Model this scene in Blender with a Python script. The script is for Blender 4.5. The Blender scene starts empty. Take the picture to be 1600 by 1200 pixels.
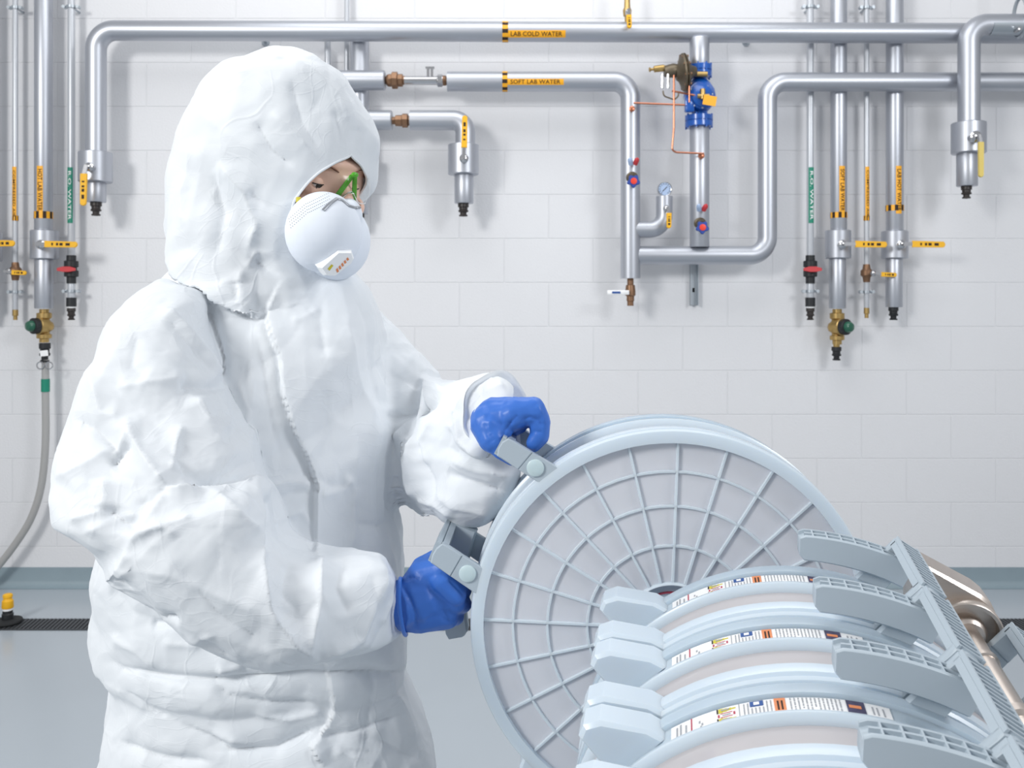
import bpy, math, random
import numpy as np
from mathutils import Vector, Matrix
from mathutils.bvhtree import BVHTree
random.seed(4); rng = np.random.default_rng(7)
S = bpy.context.scene; COL = S.collection

# ------------------------------------------------------------------ camera, world, light
F = 1400.0; CH = 1.32; WALL = 4.14
cam_d = bpy.data.cameras.new('camera'); cam = bpy.data.objects.new('camera', cam_d); COL.objects.link(cam)
cam.location = (0, 0, CH); cam.rotation_euler = (math.pi/2, 0, 0)
cam_d.sensor_width = 36; cam_d.lens = 36*F/1600; cam_d.shift_y = -130/1600
cam_d.clip_start = .05; cam_d.dof.use_dof = True; cam_d.dof.focus_distance = 1.12; cam_d.dof.aperture_fstop = 13
S.camera = cam
w = bpy.data.worlds.new('world'); S.world = w; w.use_nodes = True
bg = w.node_tree.nodes['Background']; bg.inputs[0].default_value = (.93, .96, 1, 1); bg.inputs[1].default_value = .47
def area(name, loc, target, size, power, col=(1, 1, 1), sy=None):
    l = bpy.data.lights.new(name, 'AREA'); l.energy = power; l.size = size; l.color = col
    if sy: l.shape = 'RECTANGLE'; l.size_y = sy
    o = bpy.data.objects.new(name, l); COL.objects.link(o); o.location = loc
    o.rotation_euler = (Vector(target)-Vector(loc)).to_track_quat('-Z', 'Y').to_euler(); return o
area('softbox_left', (-2.9, -.9, 3.0), (-.1, 2.6, 1.2), 1.0, 118, (1, .995, .98))
area('softbox_right', (2.7, .2, 2.9), (.3, 4.0, 1.4), 1.0, 50, (.95, .97, 1))
area('ceiling_panel', (0, 2.7, 3.9), (0, 3.2, 0), 3.0, 46, (.97, .985, 1), 1.6)
S.view_settings.view_transform = 'Standard'; S.view_settings.look = 'None'
S.view_settings.gamma = 1; S.view_settings.use_curve_mapping = False; S.view_settings.exposure = 0.0

def P(u, v, d): return np.array([(u-800)/F*d, d, CH-(v-470)/F*d])
def PX(p, d): return p/F*d          # pixels at depth d -> metres
PD = 4.0                            # depth of the front pipe plane

# ------------------------------------------------------------------ materials
def lin(c):
    if isinstance(c, str): c = [int(c[i:i+2], 16)/255 for i in (0, 2, 4)]
    return [x/12.92 if x <= .04045 else ((x+.055)/1.055)**2.4 for x in c]
MATS = {}
def mat(name, col, rough=.5, metal=0., noise=.03, nscale=8., bump=0., bscale=200., trans=0., sss=0., coat=0., spec=None, alpha=1., ior=None, stretch=None):
    if name in MATS: return MATS[name]
    m = bpy.data.materials.new(name); m.use_nodes = True; nt = m.node_tree; b = nt.nodes['Principled BSDF']
    c = lin(col); b.inputs['Roughness'].default_value = rough; b.inputs['Metallic'].default_value = metal
    tc = nt.nodes.new('ShaderNodeTexCoord'); n = nt.nodes.new('ShaderNodeTexNoise'); n.inputs['Scale'].default_value = nscale
    src = tc.outputs['Object']
    if stretch:
        mp = nt.nodes.new('ShaderNodeMapping'); mp.inputs['Scale'].default_value = stretch; nt.links.new(src, mp.inputs[0]); src = mp.outputs[0]
    nt.links.new(src, n.inputs['Vector'])
    mx = nt.nodes.new('ShaderNodeMix'); mx.data_type = 'RGBA'
    mx.inputs[6].default_value = [x*(1-noise) for x in c]+[1]; mx.inputs[7].default_value = [min(1, x*(1+noise)) for x in c]+[1]
    nt.links.new(n.outputs['Fac'], mx.inputs[0]); nt.links.new(mx.outputs[2], b.inputs['Base Color'])
    if bump:
        n2 = nt.nodes.new('ShaderNodeTexNoise'); n2.inputs['Scale'].default_value = bscale; n2.inputs['Detail'].default_value = 3
        nt.links.new(src, n2.inputs['Vector']); bp = nt.nodes.new('ShaderNodeBump'); bp.inputs['Strength'].default_value = bump
        bp.inputs['Distance'].default_value = .002; nt.links.new(n2.outputs['Fac'], bp.inputs['Height']); nt.links.new(bp.outputs[0], b.inputs['Normal'])
    if trans: b.inputs['Transmission Weight'].default_value = trans
    if sss:
        b.inputs['Subsurface Weight'].default_value = sss; b.inputs['Subsurface Radius'].default_value = (.01, .012, .015); b.inputs['Subsurface Scale'].default_value = 1
    if coat: b.inputs['Coat Weight'].default_value = coat; b.inputs['Coat Roughness'].default_value = .08
    if spec is not None: b.inputs['Specular IOR Level'].default_value = spec
    if ior: b.inputs['IOR'].default_value = ior
    b.inputs['Alpha'].default_value = alpha
    MATS[name] = m; return m
M_wall = mat('painted_block', 'dfdfe1', .6, bump=.5, bscale=110, noise=.012, spec=.3)
M_floor = mat('grey_epoxy_floor', 'aab2b9', .22, noise=.03, nscale=2.5, spec=.45)
M_cove = mat('blue_grey_coving', '8b9ba3', .45, noise=.05, nscale=14, bump=.3, bscale=120)
M_drain = mat('drain_metal', '55585c', .5, .6)
M_dark = mat('dark_channel', '202224', .8)
M_alu = mat('aluminium_jacket', 'bcbfc6', .42, .85, noise=.02, nscale=3)
M_pvc = mat('pale_pipe', 'c3c6cb', .35, .35)
M_steel = mat('polished_steel', 'c9c9cb', .18, 1.)
M_zinc = mat('galvanised_zinc', 'b9c0c6', .35, .8)
M_copper = mat('copper', 'b8785e', .32, .9)
M_brass = mat('aged_brass', 'b79a63', .35, .85, noise=.15, nscale=60)
M_bronze = mat('brown_bronze', '8a6a52', .42, .7, noise=.2, nscale=70)
M_darkbronze = mat('dull_bronze', '6f6555', .45, .75, noise=.15, nscale=60)
M_black = mat('black_plastic', '1d1f22', .45)
M_dbrown = mat('dark_nozzle', '302a28', .4)
M_yellow = mat('yellow_sleeve', 'f0b41a', .5, noise=.06)
M_pyellow = mat('pale_yellow_sleeve', 'd9c168', .5)
M_tag = mat('orange_yellow_tape', 'f3ac1e', .45)
M_ink = mat('black_ink', '2a1a10', .7)
M_white = mat('white_print', 'f2f2f2', .5)
M_green = mat('green_tape', '13836a', .45)
M_dgreen = mat('dark_green_knob', '1a5a44', .35, coat=.4)
M_red = mat('red_plastic', 'c63a3f', .4)
M_redhub = mat('orange_red_disc', 'e8402c', .4)
M_blue = mat('blue_enamel', '0a55ae', .28, coat=.5, noise=.08, nscale=40)
M_bluewheel = mat('blue_handwheel', '27479c', .4)
M_hose = mat('grey_hose', 'b3b2b0', .3, trans=.15)
M_gauge = mat('gauge_face', 'a9bddb', .4)
M_tyvek = mat('white_nonwoven', 'e5e9ed', .55, bump=.25, bscale=420, noise=.01, spec=.35)
def crease_bump(m):
    """sharp paper-like creases as fine relief"""
    nt = m.node_tree; b = nt.nodes['Principled BSDF']; tc = nt.nodes.new('ShaderNodeTexCoord'); last = None
    wn = nt.nodes.new('ShaderNodeTexNoise'); wn.inputs['Scale'].default_value = 7; wn.inputs['Detail'].default_value = 2
    nt.links.new(tc.outputs['Object'], wn.inputs['Vector'])
    vm = nt.nodes.new('ShaderNodeVectorMath'); vm.operation = 'MULTIPLY_ADD'; vm.inputs[1].default_value = (.16, .16, .16)
    nt.links.new(wn.outputs['Color'], vm.inputs[0]); nt.links.new(tc.outputs['Object'], vm.inputs[2])
    for sc, dist, thr, mp_ in ((6, .030, .045, (1, 1, .8)), (15, .014, .05, (1.3, 1, .6)), (42, .0035, .08, (.6, 1, 1.5))):
        mp = nt.nodes.new('ShaderNodeMapping'); mp.inputs['Scale'].default_value = mp_; mp.inputs['Rotation'].default_value = (sc*.1, sc*.05, sc*.07); nt.links.new(vm.outputs[0], mp.inputs[0])
        vo = nt.nodes.new('ShaderNodeTexVoronoi'); vo.feature = 'DISTANCE_TO_EDGE'; vo.inputs['Scale'].default_value = sc; nt.links.new(mp.outputs[0], vo.inputs['Vector'])
        cl = nt.nodes.new('ShaderNodeMath'); cl.operation = 'MINIMUM'; cl.inputs[1].default_value = thr; nt.links.new(vo.outputs['Distance'], cl.inputs[0])
        nm = nt.nodes.new('ShaderNodeTexNoise'); nm.inputs['Scale'].default_value = 5+sc*.2; nt.links.new(tc.outputs['Object'], nm.inputs['Vector'])
        mr_ = nt.nodes.new('ShaderNodeMapRange'); mr_.inputs[1].default_value = .42; mr_.inputs[2].default_value = .62; mr_.inputs[3].default_value = 0; mr_.inputs[4].default_value = .6; nt.links.new(nm.outputs['Fac'], mr_.inputs[0])
        bp = nt.nodes.new('ShaderNodeBump'); bp.inputs['Distance'].default_value = dist; bp.invert = True; nt.links.new(mr_.outputs[0], bp.inputs['Strength'])
        nt.links.new(cl.outputs[0], bp.inputs['Height'])
        if last: nt.links.new(last.outputs[0], bp.inputs['Normal'])
        last = bp
    nt.links.new(last.outputs[0], b.inputs['Normal'])
crease_bump(M_tyvek)
M_skin = mat('skin', 'f0c6b2', .45, sss=.12, noise=.06, nscale=60)
M_brow = mat('brow_hair', '8f6b5a', .7)
M_lash = mat('lash_dark', '2c2422', .6)
M_eye = mat('eye_white', 'e6dcd6', .15)
M_iris = mat('iris_dark', '3b3531', .1)
M_lip = mat('lip', 'b5706a', .4)
M_glass = bpy.data.materials.new('clear_lens'); M_glass.use_nodes = True; nt = M_glass.node_tree; nt.nodes.clear()
_o = nt.nodes.new('ShaderNodeOutputMaterial'); _x = nt.nodes.new('ShaderNodeMixShader'); _t = nt.nodes.new('ShaderNodeBsdfTransparent'); _g = nt.nodes.new('ShaderNodeBsdfGlossy')
_f = nt.nodes.new('ShaderNodeFresnel'); _f.inputs[0].default_value = 1.35; _g.inputs['Roughness'].default_value = .14; _t.inputs[0].default_value = (.97, .98, .97, 1)
nt.links.new(_f.outputs[0], _x.inputs[0]); nt.links.new(_t.outputs[0], _x.inputs[1]); nt.links.new(_g.outputs[0], _x.inputs[2]); nt.links.new(_x.outputs[0], _o.inputs[0])
M_lime = mat('green_nose_bridge', '57ae2b', .35, sss=.1)
M_resp = mat('respirator_shell', 'e9eff8', .75, noise=.008, spec=.2)
M_respv = mat('valve_plastic', 'f4f6f8', .35)
M_clip = mat('grey_metal_clip', '9fa3a9', .4, .5)
M_glove = mat('blue_nitrile', '3a70c9', .42, bump=.25, bscale=90, noise=.05, nscale=30, sss=.05, spec=.45)
M_gray = mat('grey_handle_plastic', 'b1bdc6', .38, noise=.02, spec=.4)
M_pod = mat('milky_polypropylene', 'b9c8d4', .3, noise=.02, sss=.35, spec=.5)
M_pod2 = mat('milky_polypropylene_ribs', 'ccd8e2', .25, noise=.02, sss=.3, spec=.5)
M_panel = mat('translucent_panel', 'dee1ea', .32, noise=.02, nscale=5, sss=.2, trans=.1, spec=.5)
M_media = mat('filter_media', 'b9b5b7', .6, noise=.06, nscale=4, coat=.5)
M_button = mat('pale_button', 'c6dae0', .35, sss=.3)
M_orange = mat('orange_print', 'e28d5e', .6)
M_inkgrey = mat('grey_print', 'a3a6ab', .7)
M_inkblue = mat('blue_print', '2f5596', .6)
M_inkred = mat('red_print', 'b5475a', .6)
M_inkyel = mat('yellow_print', 'cfc23c', .6)
M_photo = mat('dark_photo_print', '4a4763', .5, noise=.6, nscale=160)
M_stain = mat('brushed_stainless', 'd6cbc2', .36, 1., noise=.1, nscale=20, stretch=(1, 1, 12))
M_purple = mat('reflected_grip', 'aaa3b4', .35)

# ------------------------------------------------------------------ mesh helpers
def unit(v): v = np.asarray(v, float); return v/np.linalg.norm(v)
def unit_rows(a): return a/np.linalg.norm(a, axis=1)[:, None]
class MB:
    def __init__(s): s.v = []; s.f = []; s.m = []; s.cur = 0
    def add(s, vs, fs, m=None):
        o = len(s.v); s.v += [tuple(map(float, p)) for p in vs]; s.f += [tuple(i+o for i in f) for f in fs]
        s.m += [s.cur if m is None else m]*len(fs); return s
    def box(s, c, sx, sy, sz, X=(1, 0, 0), Y=(0, 1, 0), Z=(0, 0, 1), m=None, bev=0.0):
        c = np.asarray(c, float); X, Y, Z = map(unit, (X, Y, Z))
        b = bev
        if b <= 0:
            vs = [c+X*a*sx/2+Y*e*sy/2+Z*g*sz/2 for a in (-1, 1) for e in (-1, 1) for g in (-1, 1)]
            fs = [(0, 1, 3, 2), (4, 6, 7, 5), (0, 4, 5, 1), (2, 3, 7, 6), (0, 2, 6, 4), (1, 5, 7, 3)]
            return s.add(vs, fs, m)
        # chamfered along the Y direction edges (front/back bevel)
        vs = []; hx, hy, hz = sx/2, sy/2, sz/2
        for y, k in ((-hy, b), (-hy+b, 0), (hy-b, 0), (hy, b)):
            ax, az = hx-k, hz-k; q = min(b, ax*.5, az*.5)
            for (a, g) in ((-ax+q, -az), (ax-q, -az), (ax, -az+q), (ax, az-q), (ax-q, az), (-ax+q, az), (-ax, az-q), (-ax, -az+q)):
                vs.append(c+X*a+Y*y+Z*g)
        fs = [tuple(range(7, -1, -1))[::-1], tuple(range(24, 32))[::-1]]
        fs = [tuple(range(0, 8)), tuple(range(31, 23, -1))]
        for L in range(3):
            for i in range(8):
                j = (i+1) % 8; fs.append((L*8+i, (L+1)*8+i, (L+1)*8+j, L*8+j))
        return s.add(vs, fs, m)
    def tube(s, pts, r, n=14, cap=True, m=None, closed=False, flat=1.0, ref=None):
        pts = [np.asarray(p, float) for p in pts]; N = len(pts)
        if not hasattr(r, '__len__'): r = [r]*N
        T = []
        for i in range(N):
            a = pts[i-1] if (i or closed) else pts[0]; b = pts[(i+1) % N] if (i < N-1 or closed) else pts[-1]
            T.append(unit(b-a))
        ref = np.array(ref if ref is not None else ((0, 0, 1) if abs(T[0][2]) < .9 else (0, 1, 0)), float)
        nrm = unit(ref-T[0]*np.dot(ref, T[0])); vs = []
        for i in range(N):
            nrm = unit(nrm-T[i]*np.dot(nrm, T[i])); bn = np.cross(T[i], nrm)
            for k in range(n):
                a = 2*math.pi*k/n; vs.append(pts[i]+r[i]*(math.cos(a)*nrm*flat+math.sin(a)*bn))
        fs = []
        for i in range(N if closed else N-1):
            for k in range(n):
                j = (i+1) % N; fs.append((i*n+k, i*n+(k+1) % n, j*n+(k+1) % n, j*n+k))
        if cap and not closed: fs += [tuple(range(n-1, -1, -1)), tuple(range((N-1)*n, N*n))]
        return s.add(vs, fs, m)
    def lathe(s, c, axis, prof, n=24, m=None, ref=None, cap=True):
        c = np.asarray(c, float); ax = unit(axis); ref = np.array(ref if ref is not None else ((0, 0, 1) if abs(ax[2]) < .9 else (1, 0, 0)), float)
        e = unit(ref-ax*np.dot(ref, ax)); g = np.cross(ax, e); vs = []
        for (t, r) in prof:
            for k in range(n):
                a = 2*math.pi*k/n; vs.append(c+ax*t+r*(math.cos(a)*e+math.sin(a)*g))
        fs = []
        for i in range(len(prof)-1):
            for k in range(n): fs.append((i*n+k, i*n+(k+1) % n, (i+1)*n+(k+1) % n, (i+1)*n+k))
        if cap:
            if prof[0][1] > 1e-6: fs.append(tuple(range(n-1, -1, -1)))
            if prof[-1][1] > 1e-6: fs.append(tuple(range((len(prof)-1)*n, len(prof)*n)))
        return s.add(vs, fs, m)
    def prism(s, poly, a, b, m=None, bev=0.):
        """poly: list of 3D points (planar); extruded from offset vector a to b, bevelled ends"""
        poly = [np.asarray(p, float) for p in poly]; a = np.asarray(a, float); b = np.asarray(b, float); n = len(poly)
        c = sum(poly)/n; d = b-a; L = np.linalg.norm(d); rings = []
        if bev > 0:
            q = [c+(p-c)*(1-bev/max(1e-6, np.linalg.norm(p-c))) for p in poly]; u = d/L
            rings = [[p+a for p in q], [p+a+u*bev for p in poly], [p+b-u*bev for p in poly], [p+b for p in q]]
        else: rings = [[p+a for p in poly], [p+b for p in poly]]
        vs = [p for r in rings for p in r]; fs = []
        for i in range(len(rings)-1):
            for k in range(n): fs.append((i*n+k, i*n+(k+1) % n, (i+1)*n+(k+1) % n, (i+1)*n+k))
        fs += [tuple(range(n-1, -1, -1)), tuple(range((len(rings)-1)*n, len(rings)*n))]
        return s.add(vs, fs, m)
    def patch(s, c, t, up, r, s0, s1, a0, a1, n=8, m=None, th=.0006):
        """curved patch on a cylinder round axis t; angle 0 faces the room (-Y), growing towards up"""
        c = np.asarray(c, float); t = unit(t); up = unit(up); fr = np.array([0, -1., 0]) if abs(t[1]) < .5 else np.array([0, 0, 1.])
        vs = []
        for rr in (r, r+th):
            for i in range(n+1):
                a = a0+(a1-a0)*i/n; o = (r and rr)*(math.cos(a)*fr+math.sin(a)*up)
                vs += [c+t*s0+o, c+t*s1+o]
        fs = []; q = 2*(n+1)
        for i in range(n):
            fs += [(q+2*i, q+2*i+1, q+2*i+3, q+2*i+2), (2*i+1, 2*i, 2*i+2, 2*i+3)]
            fs += [(2*i, q+2*i, q+2*i+2, 2*i+2), (2*i+1, 2*i+3, q+2*i+3, q+2*i+1)]
        fs += [(0, 1, q+1, q), (2*n, q+2*n, q+2*n+1, 2*n+1)]
        return s.add(vs, fs, m)
def fillet(pts, rad, n=8):
    pts = [np.asarray(p, float) for p in pts]; out = [pts[0]]
    for i in range(1, len(pts)-1):
        a, b, c = pts[i-1], pts[i], pts[i+1]; u = unit(a-b); v = unit(c-b); ang = math.acos(np.clip(np.dot(u, v), -1, 1))
        if ang > 3.1: out.append(b); continue
        L = min(rad/math.tan(ang/2), .48*np.linalg.norm(a-b), .48*np.linalg.norm(c-b)); R = L*math.tan(ang/2)
        cen = b+unit(u+v)*R/math.sin(ang/2); p0 = b+u*L-cen; p1 = b+v*L-cen; tot = math.pi-ang
        for k in range(n+1):
            t = k/n; out.append(cen+(math.sin((1-t)*tot)*p0+math.sin(t*tot)*p1)/math.sin(tot))
    out.append(pts[-1]); return out
def place(o, parent):
    COL.objects.link(o)
    if parent is not None: o.parent = parent
def root_org(o):
    while o.parent is not None: o = o.parent
    return np.array(o.location)
def obj(name, mb, mats, parent=None, smooth=True, local=False, ang=40, kind=None, label=None):
    if not isinstance(mats, (list, tuple)): mats = [mats]
    me = bpy.data.meshes.new(name); org = np.zeros(3) if (parent is None or local) else root_org(parent)
    vs = np.array(mb.v, float).reshape(-1, 3)-org
    me.from_pydata(vs.tolist(), [], mb.f); me.polygons.foreach_set('material_index', mb.m)
    for x in mats: me.materials.append(x)
    me.update(); 
    if smooth:
        me.polygons.foreach_set('use_smooth', [True]*len(me.polygons)); me.set_sharp_from_angle(angle=math.radians(ang))
    o = bpy.data.objects.new(name, me); place(o, parent)
    if kind: o['kind'] = kind
    if label: o['label'] = label
    return o
def thing(name, label, cat, loc=(0, 0, 0), group=None):
    o = bpy.data.objects.new(name, None); COL.objects.link(o); o.location = tuple(map(float, loc)); o.empty_display_size = .05
    o['label'] = label; o['category'] = cat
    if group: o['group'] = group
    return o
def setting(o): o['kind'] = 'structure'; return o
def text_mesh(body, size):
    cu = bpy.data.curves.new('t', 'FONT'); cu.body = body; cu.size = size; cu.align_x = 'LEFT'; cu.align_y = 'CENTER'; cu.resolution_u = 2
    cu.offset = size*.004
    to = bpy.data.objects.new('t', cu); COL.objects.link(to); dg = bpy.context.evaluated_depsgraph_get(); me = bpy.data.meshes.new_from_object(to.evaluated_get(dg))
    v = np.array([x.co[:] for x in me.vertices]); f = [tuple(p.vertices) for p in me.polygons]
    bpy.data.objects.remove(to); bpy.data.meshes.remove(me); return v, f

# ------------------------------------------------------------------ setting: wall of painted blocks, coving, floor, drain
back = MB().box((0, WALL+.10, 1.9), 9, .2, 3.8)
wall_back = setting(obj('wall_back', back, M_wall, smooth=False))
BL, BH = .413, .2032
z0 = CH-(854-470)/F*WALL-BH*0      # a joint line
rows = []; z = z0
while z > .05: z -= BH
zs = z
bmb = MB().box((0, 0, 0), BL-.0034, .003, BH-.0034, bev=.0012)
bme = None; spill = MB(); xph = (648-800)/F*WALL
r = 0
k0 = round((z0-zs)/BH)
while zs+r*BH < 3.6:
    zc = zs+(r+.5)*BH; odd = (r-k0) % 2
    for c in range(-12, 13):
        xc = xph+(c+.5)*BL+(BL/2 if odd == 1 else 0)
        if abs(xc) > 4.4: continue
        u = 800+F*xc/WALL; v = 470-(zc-CH)*F/WALL
        if -80 < u < 1680 and -40 < v < 930:
            o = None
            if bme is None: o = obj('block', bmb, M_wall, wall_back, local=True, smooth=False); bme = o.data
            else: o = bpy.data.objects.new('block', bme); place(o, wall_back)
            o.location = (xc, WALL-.0006, zc)
        else: spill.box((xc, WALL-.0006, zc), BL-.0034, .003, BH-.0034, bev=.0012)
    r += 1
obj('block_field', spill, M_wall, wall_back, smooth=False, kind='stuff')
fl = MB().box((0, .5, -.05), 9, 7.4, .1); floor = setting(obj('floor', fl, M_floor, smooth=False))
zc0 = CH-(886-470)/F*WALL; prof = [(WALL+.002, zc0), (WALL-.006, zc0), (WALL-.007, .03), (WALL-.012, .014), (WALL-.026, .0035), (WALL-.04, .0008), (WALL+.002, .0008)]
cv = MB(); cv.add([(x, y, zz) for x in (-4.5, 4.5) for (y, zz) in prof], [(i, (i+1) % 7, 7+(i+1) % 7, 7+i) for i in range(7)])
setting(obj('baseboard_back', cv, M_cove))
DN = (CH*F/(968-470), CH*F/(985-470)); dy0, dy1 = DN[1], DN[0]
drain = thing('floor_drain', 'long dark slotted trench drain grate running across the grey floor before the wall', 'drain', (0, (dy0+dy1)/2, 0))
fr = MB()
for y in (dy0+.003, dy1-.003): fr.box((0, y, .002), 8.8, .006, .003)
obj('grate_frame', fr, M_drain, drain, smooth=False)
obj('channel', MB().box((0, (dy0+dy1)/2, .0012), 8.8, dy1-dy0, .0016), M_dark, drain, smooth=False)
bars = MB(); x = -3.6
while x < 3.6:
    bars.box((x, (dy0+dy1)/2, .0032), .008, (dy1-dy0)*1.02, .0024, X=(1, 0, 0), Y=(-.012, .12, 0), Z=(0, 0, 1)); x += .0165
obj('grate_bars', bars, M_drain, drain, smooth=False, kind='stuff')
# yellow capped riser standing on the drain
c = P(12, 972, 3.66); c[2] = .005
tr = thing('drain_riser', 'small yellow-capped dark pipe stub on a round flange over the drain', 'pipe stub', c)
q = 3.66/F
obj('flange', MB().lathe(c, (0, 0, 1), [(0, .052), (.006, .056), (.012, .054), (.016, .03), (.016, .024)], 28), M_dark, tr)
obj('stub', MB().lathe(c+np.array([0, 0, .012]), (0, 0, 1), [(0, .022), (.025, .022), (.028, .019), (.04, .019)], 24), M_black, tr)
obj('collar', MB().lathe(c+np.array([0, 0, .051]), (0, 0, 1), [(0, .019), (.01, .019)], 24), M_white, tr)
obj('cap', MB().lathe(c+np.array([0, 0, .061]), (0, 0, 1), [(0, .021), (.003, .0225), (.03, .021), (.034, .017), (.042, .016), (.045, .019), (.054, .018), (.057, .013)], 24), M_yellow, tr)

# ------------------------------------------------------------------ pipework
UP = np.array([0, 0, 1.]); RT = np.array([1., 0, 0]); FR = np.array([0, -1., 0])
def standoff(par, u, v, d, w=.012):
    """a rod from the pipe back to the wall"""
    a = P(u, v, d); m = MB().tube([a+np.array([0, .0, 0]), np.array([a[0], WALL, a[2]])], .006, 8); m.lathe((a[0], WALL-.006, a[2]), (0, 1, 0), [(0, .018), (.006, .02)], 12)
    obj('wall_bracket', m, M_zinc, par)
def clamp(par, u, v, d, r):
    a = P(u, v, d); m = MB().lathe(a-UP*.006, UP, [(0, r+.004), (.012, r+.004)], 16)
    for s in (-1, 1): m.lathe(a+RT*s*(r+.014)+FR*.0, FR, [(-.012, .008), (.012, .008)], 6); m.box(a+RT*s*(r+.008), .02, .006, .012)
    m.tube([a-FR*r, np.array([a[0], WALL, a[2]])], .005, 8); obj('pipe_clamp', m, M_zinc, par)
def lever(par, ku, kv, pts, d, hw=None, colm=None, txt=True, kr=7, name='valve_handle'):
    """ball-valve knob at (ku,kv) and its sleeved lever through pts (pixels)"""
    colm = colm or M_yellow; q = d/F
    a = P(ku, kv, d); obj('valve_stem', MB().lathe(a-FR*.03, FR, [(0, kr*q*.8), (.03, kr*q), (.036, kr*q*1.05), (.042, kr*q*.8), (.046, kr*q*.35)], 18), M_steel, par)
    (u0, v0), (u1, v1) = pts; h = (hw or 5)*q
    A = P(u0, v0, d)+FR*.034; B = P(u1, v1, d)+FR*.034; t = unit(B-A); up = np.cross(t, FR)
    K = a+FR*.034; obj('lever_shank', MB().box((K+A)/2, np.linalg.norm(A-K)+.01, .006, h*1.1, X=unit(A-K) if np.linalg.norm(A-K) > 1e-4 else t, Y=FR, Z=np.cross(unit(A-K), FR)), M_steel, par)
    L = np.linalg.norm(B-A); pol = [A-up*h, A+t*(L-h*.6)-up*h*.92, B-t*h*.2-up*h*.55, B, B-t*h*.2+up*h*.55, A+t*(L-h*.6)+up*h*.92, A+up*h]
    hd = obj(name, MB().prism(pol, -FR*.006, FR*.006, bev=.0025), colm, par)
    if txt:
        m = MB()
        for k, (f0, f1) in enumerate(((.22, .28), (.36, .44), (.46, .58), (.64, .8))):
            m.box(A+t*L*(f0+f1)/2+FR*.0065, L*(f1-f0)*.8, .0008, h*.8, X=t, Y=FR, Z=up)
        obj('lettering', m, M_ink, hd, smooth=False, kind='stuff')
def marker(par, u0, u1, v, d, r, body, horizontal=True, off=0., h=10, tape=None, ink=None, tsize=None, band=None, cu=None):
    """tape marker on a pipe. horizontal: runs u0..u1 at height off px; vertical: runs v from u0..u1 at centre cu"""
    tape = tape or M_tag; ink = ink or M_ink; q = d/F
    if horizontal: c = P(u0, v, d); t = RT; up = UP; L = (u1-u0)*q
    else: c = P(cu, u0, d); t = -UP; up = RT; L = (u1-u0)*q
    a = math.asin(np.clip(off*q/r, -.9, .9)); hw = min(.9, (h/2)*q/r/max(.5, math.cos(a)))
    mk = obj('pipe_marker', MB().patch(c, t, up, r, 0, L, a-hw, a+hw, 8), tape, par)
    if body:
        size = tsize or h*q*(.95 if r > .03 else .72); v_, f_ = text_mesh(body, size); w_ = v_[:, 0].max(); lo = L*.06; avail = L*.88; sx = avail/w_
        m = MB(); pts = []
        for x_, y_, _ in v_:
            an = a+y_/r; pts.append(c+t*(lo+x_*sx)+((r+.0022)*(math.cos(an)*FR+math.sin(an)*up) if r > .03 else (r+.0018)*FR+up*(y_+r*math.sin(a))))
        if not horizontal: f_ = [tuple(reversed(f)) for f in f_]
        m.add(pts, f_); obj('lettering', m, ink, mk, smooth=False, kind='stuff')
    if band:
        b0, b1 = band; m = MB()
        if horizontal: cc = P(b0, v, d); LL = (b1-b0)*q; tt = RT
        else: cc = P(cu, b0, d); LL = (b1-b0)*q; tt = -UP
        n = 16
        for k in range(n):
            a0 = -math.pi+2*math.pi*k/n; m.patch(cc, tt, up, r, 0, LL, a0, a0+2*math.pi/n, 2, m=k % 2, th=.0009)
        obj('marker_band', m, [tape, M_ink], par, kind='stuff')
def collar(par, u0, u1, v0, v1, d):
    q = d/F; c = P((u0+u1)/2, v1, d); r = (u1-u0)/2*q; L = (v1-v0)*q
    obj('insulated_collar', MB().lathe(c, UP, [(0, r-.004), (.003, r), (L-.003, r), (L, r-.004)], 36), M_alu, par)
def nozzle(par, u, v0, v1, w, d, m=None, name='hose_nozzle'):
    q = d/F; c = P(u, v0, d); r = w/2*q; L = (v1-v0)*q
    obj(name, MB().lathe(c, -UP, [(0, r), (L*.28, r), (L*.32, r*.8), (L*.5, r*.78), (L*.55, r*.95), (L*.66, r*.9), (L*.7, r*.6), (L*.86, r*.58), (L*.9, r*.8), (L, r*.78), (L*.99, r*.4), (L*.8, r*.35)], 20), m or M_dbrown, par)
def vpipe(par, u, v0, v1, r_px, d, m=None, name='pipe_section'):
    q = d/F; a = P(u, v0, d); b = P(u, v1, d)
    L = np.linalg.norm(b-a); r = r_px*q
    return obj(name, MB().lathe(a, b-a, [(0, r*.6), (.0002, r*.97), (.003, r), (L-.003, r), (L-.0002, r*.97), (L, r*.6)], 28), m or M_alu, par)
def run(par, px, r_px, d, m=None, rad=None, name='pipe_section', n=28):
    q = d/F; pts = [P(u, v, d) if not isinstance(x_, tuple) else None for (u, v), x_ in zip(px, [0]*len(px))]
    return obj(name, MB().tube(fillet(pts, rad*q if rad else .02, 10), r_px*q, n), m or M_alu, par)
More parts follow.
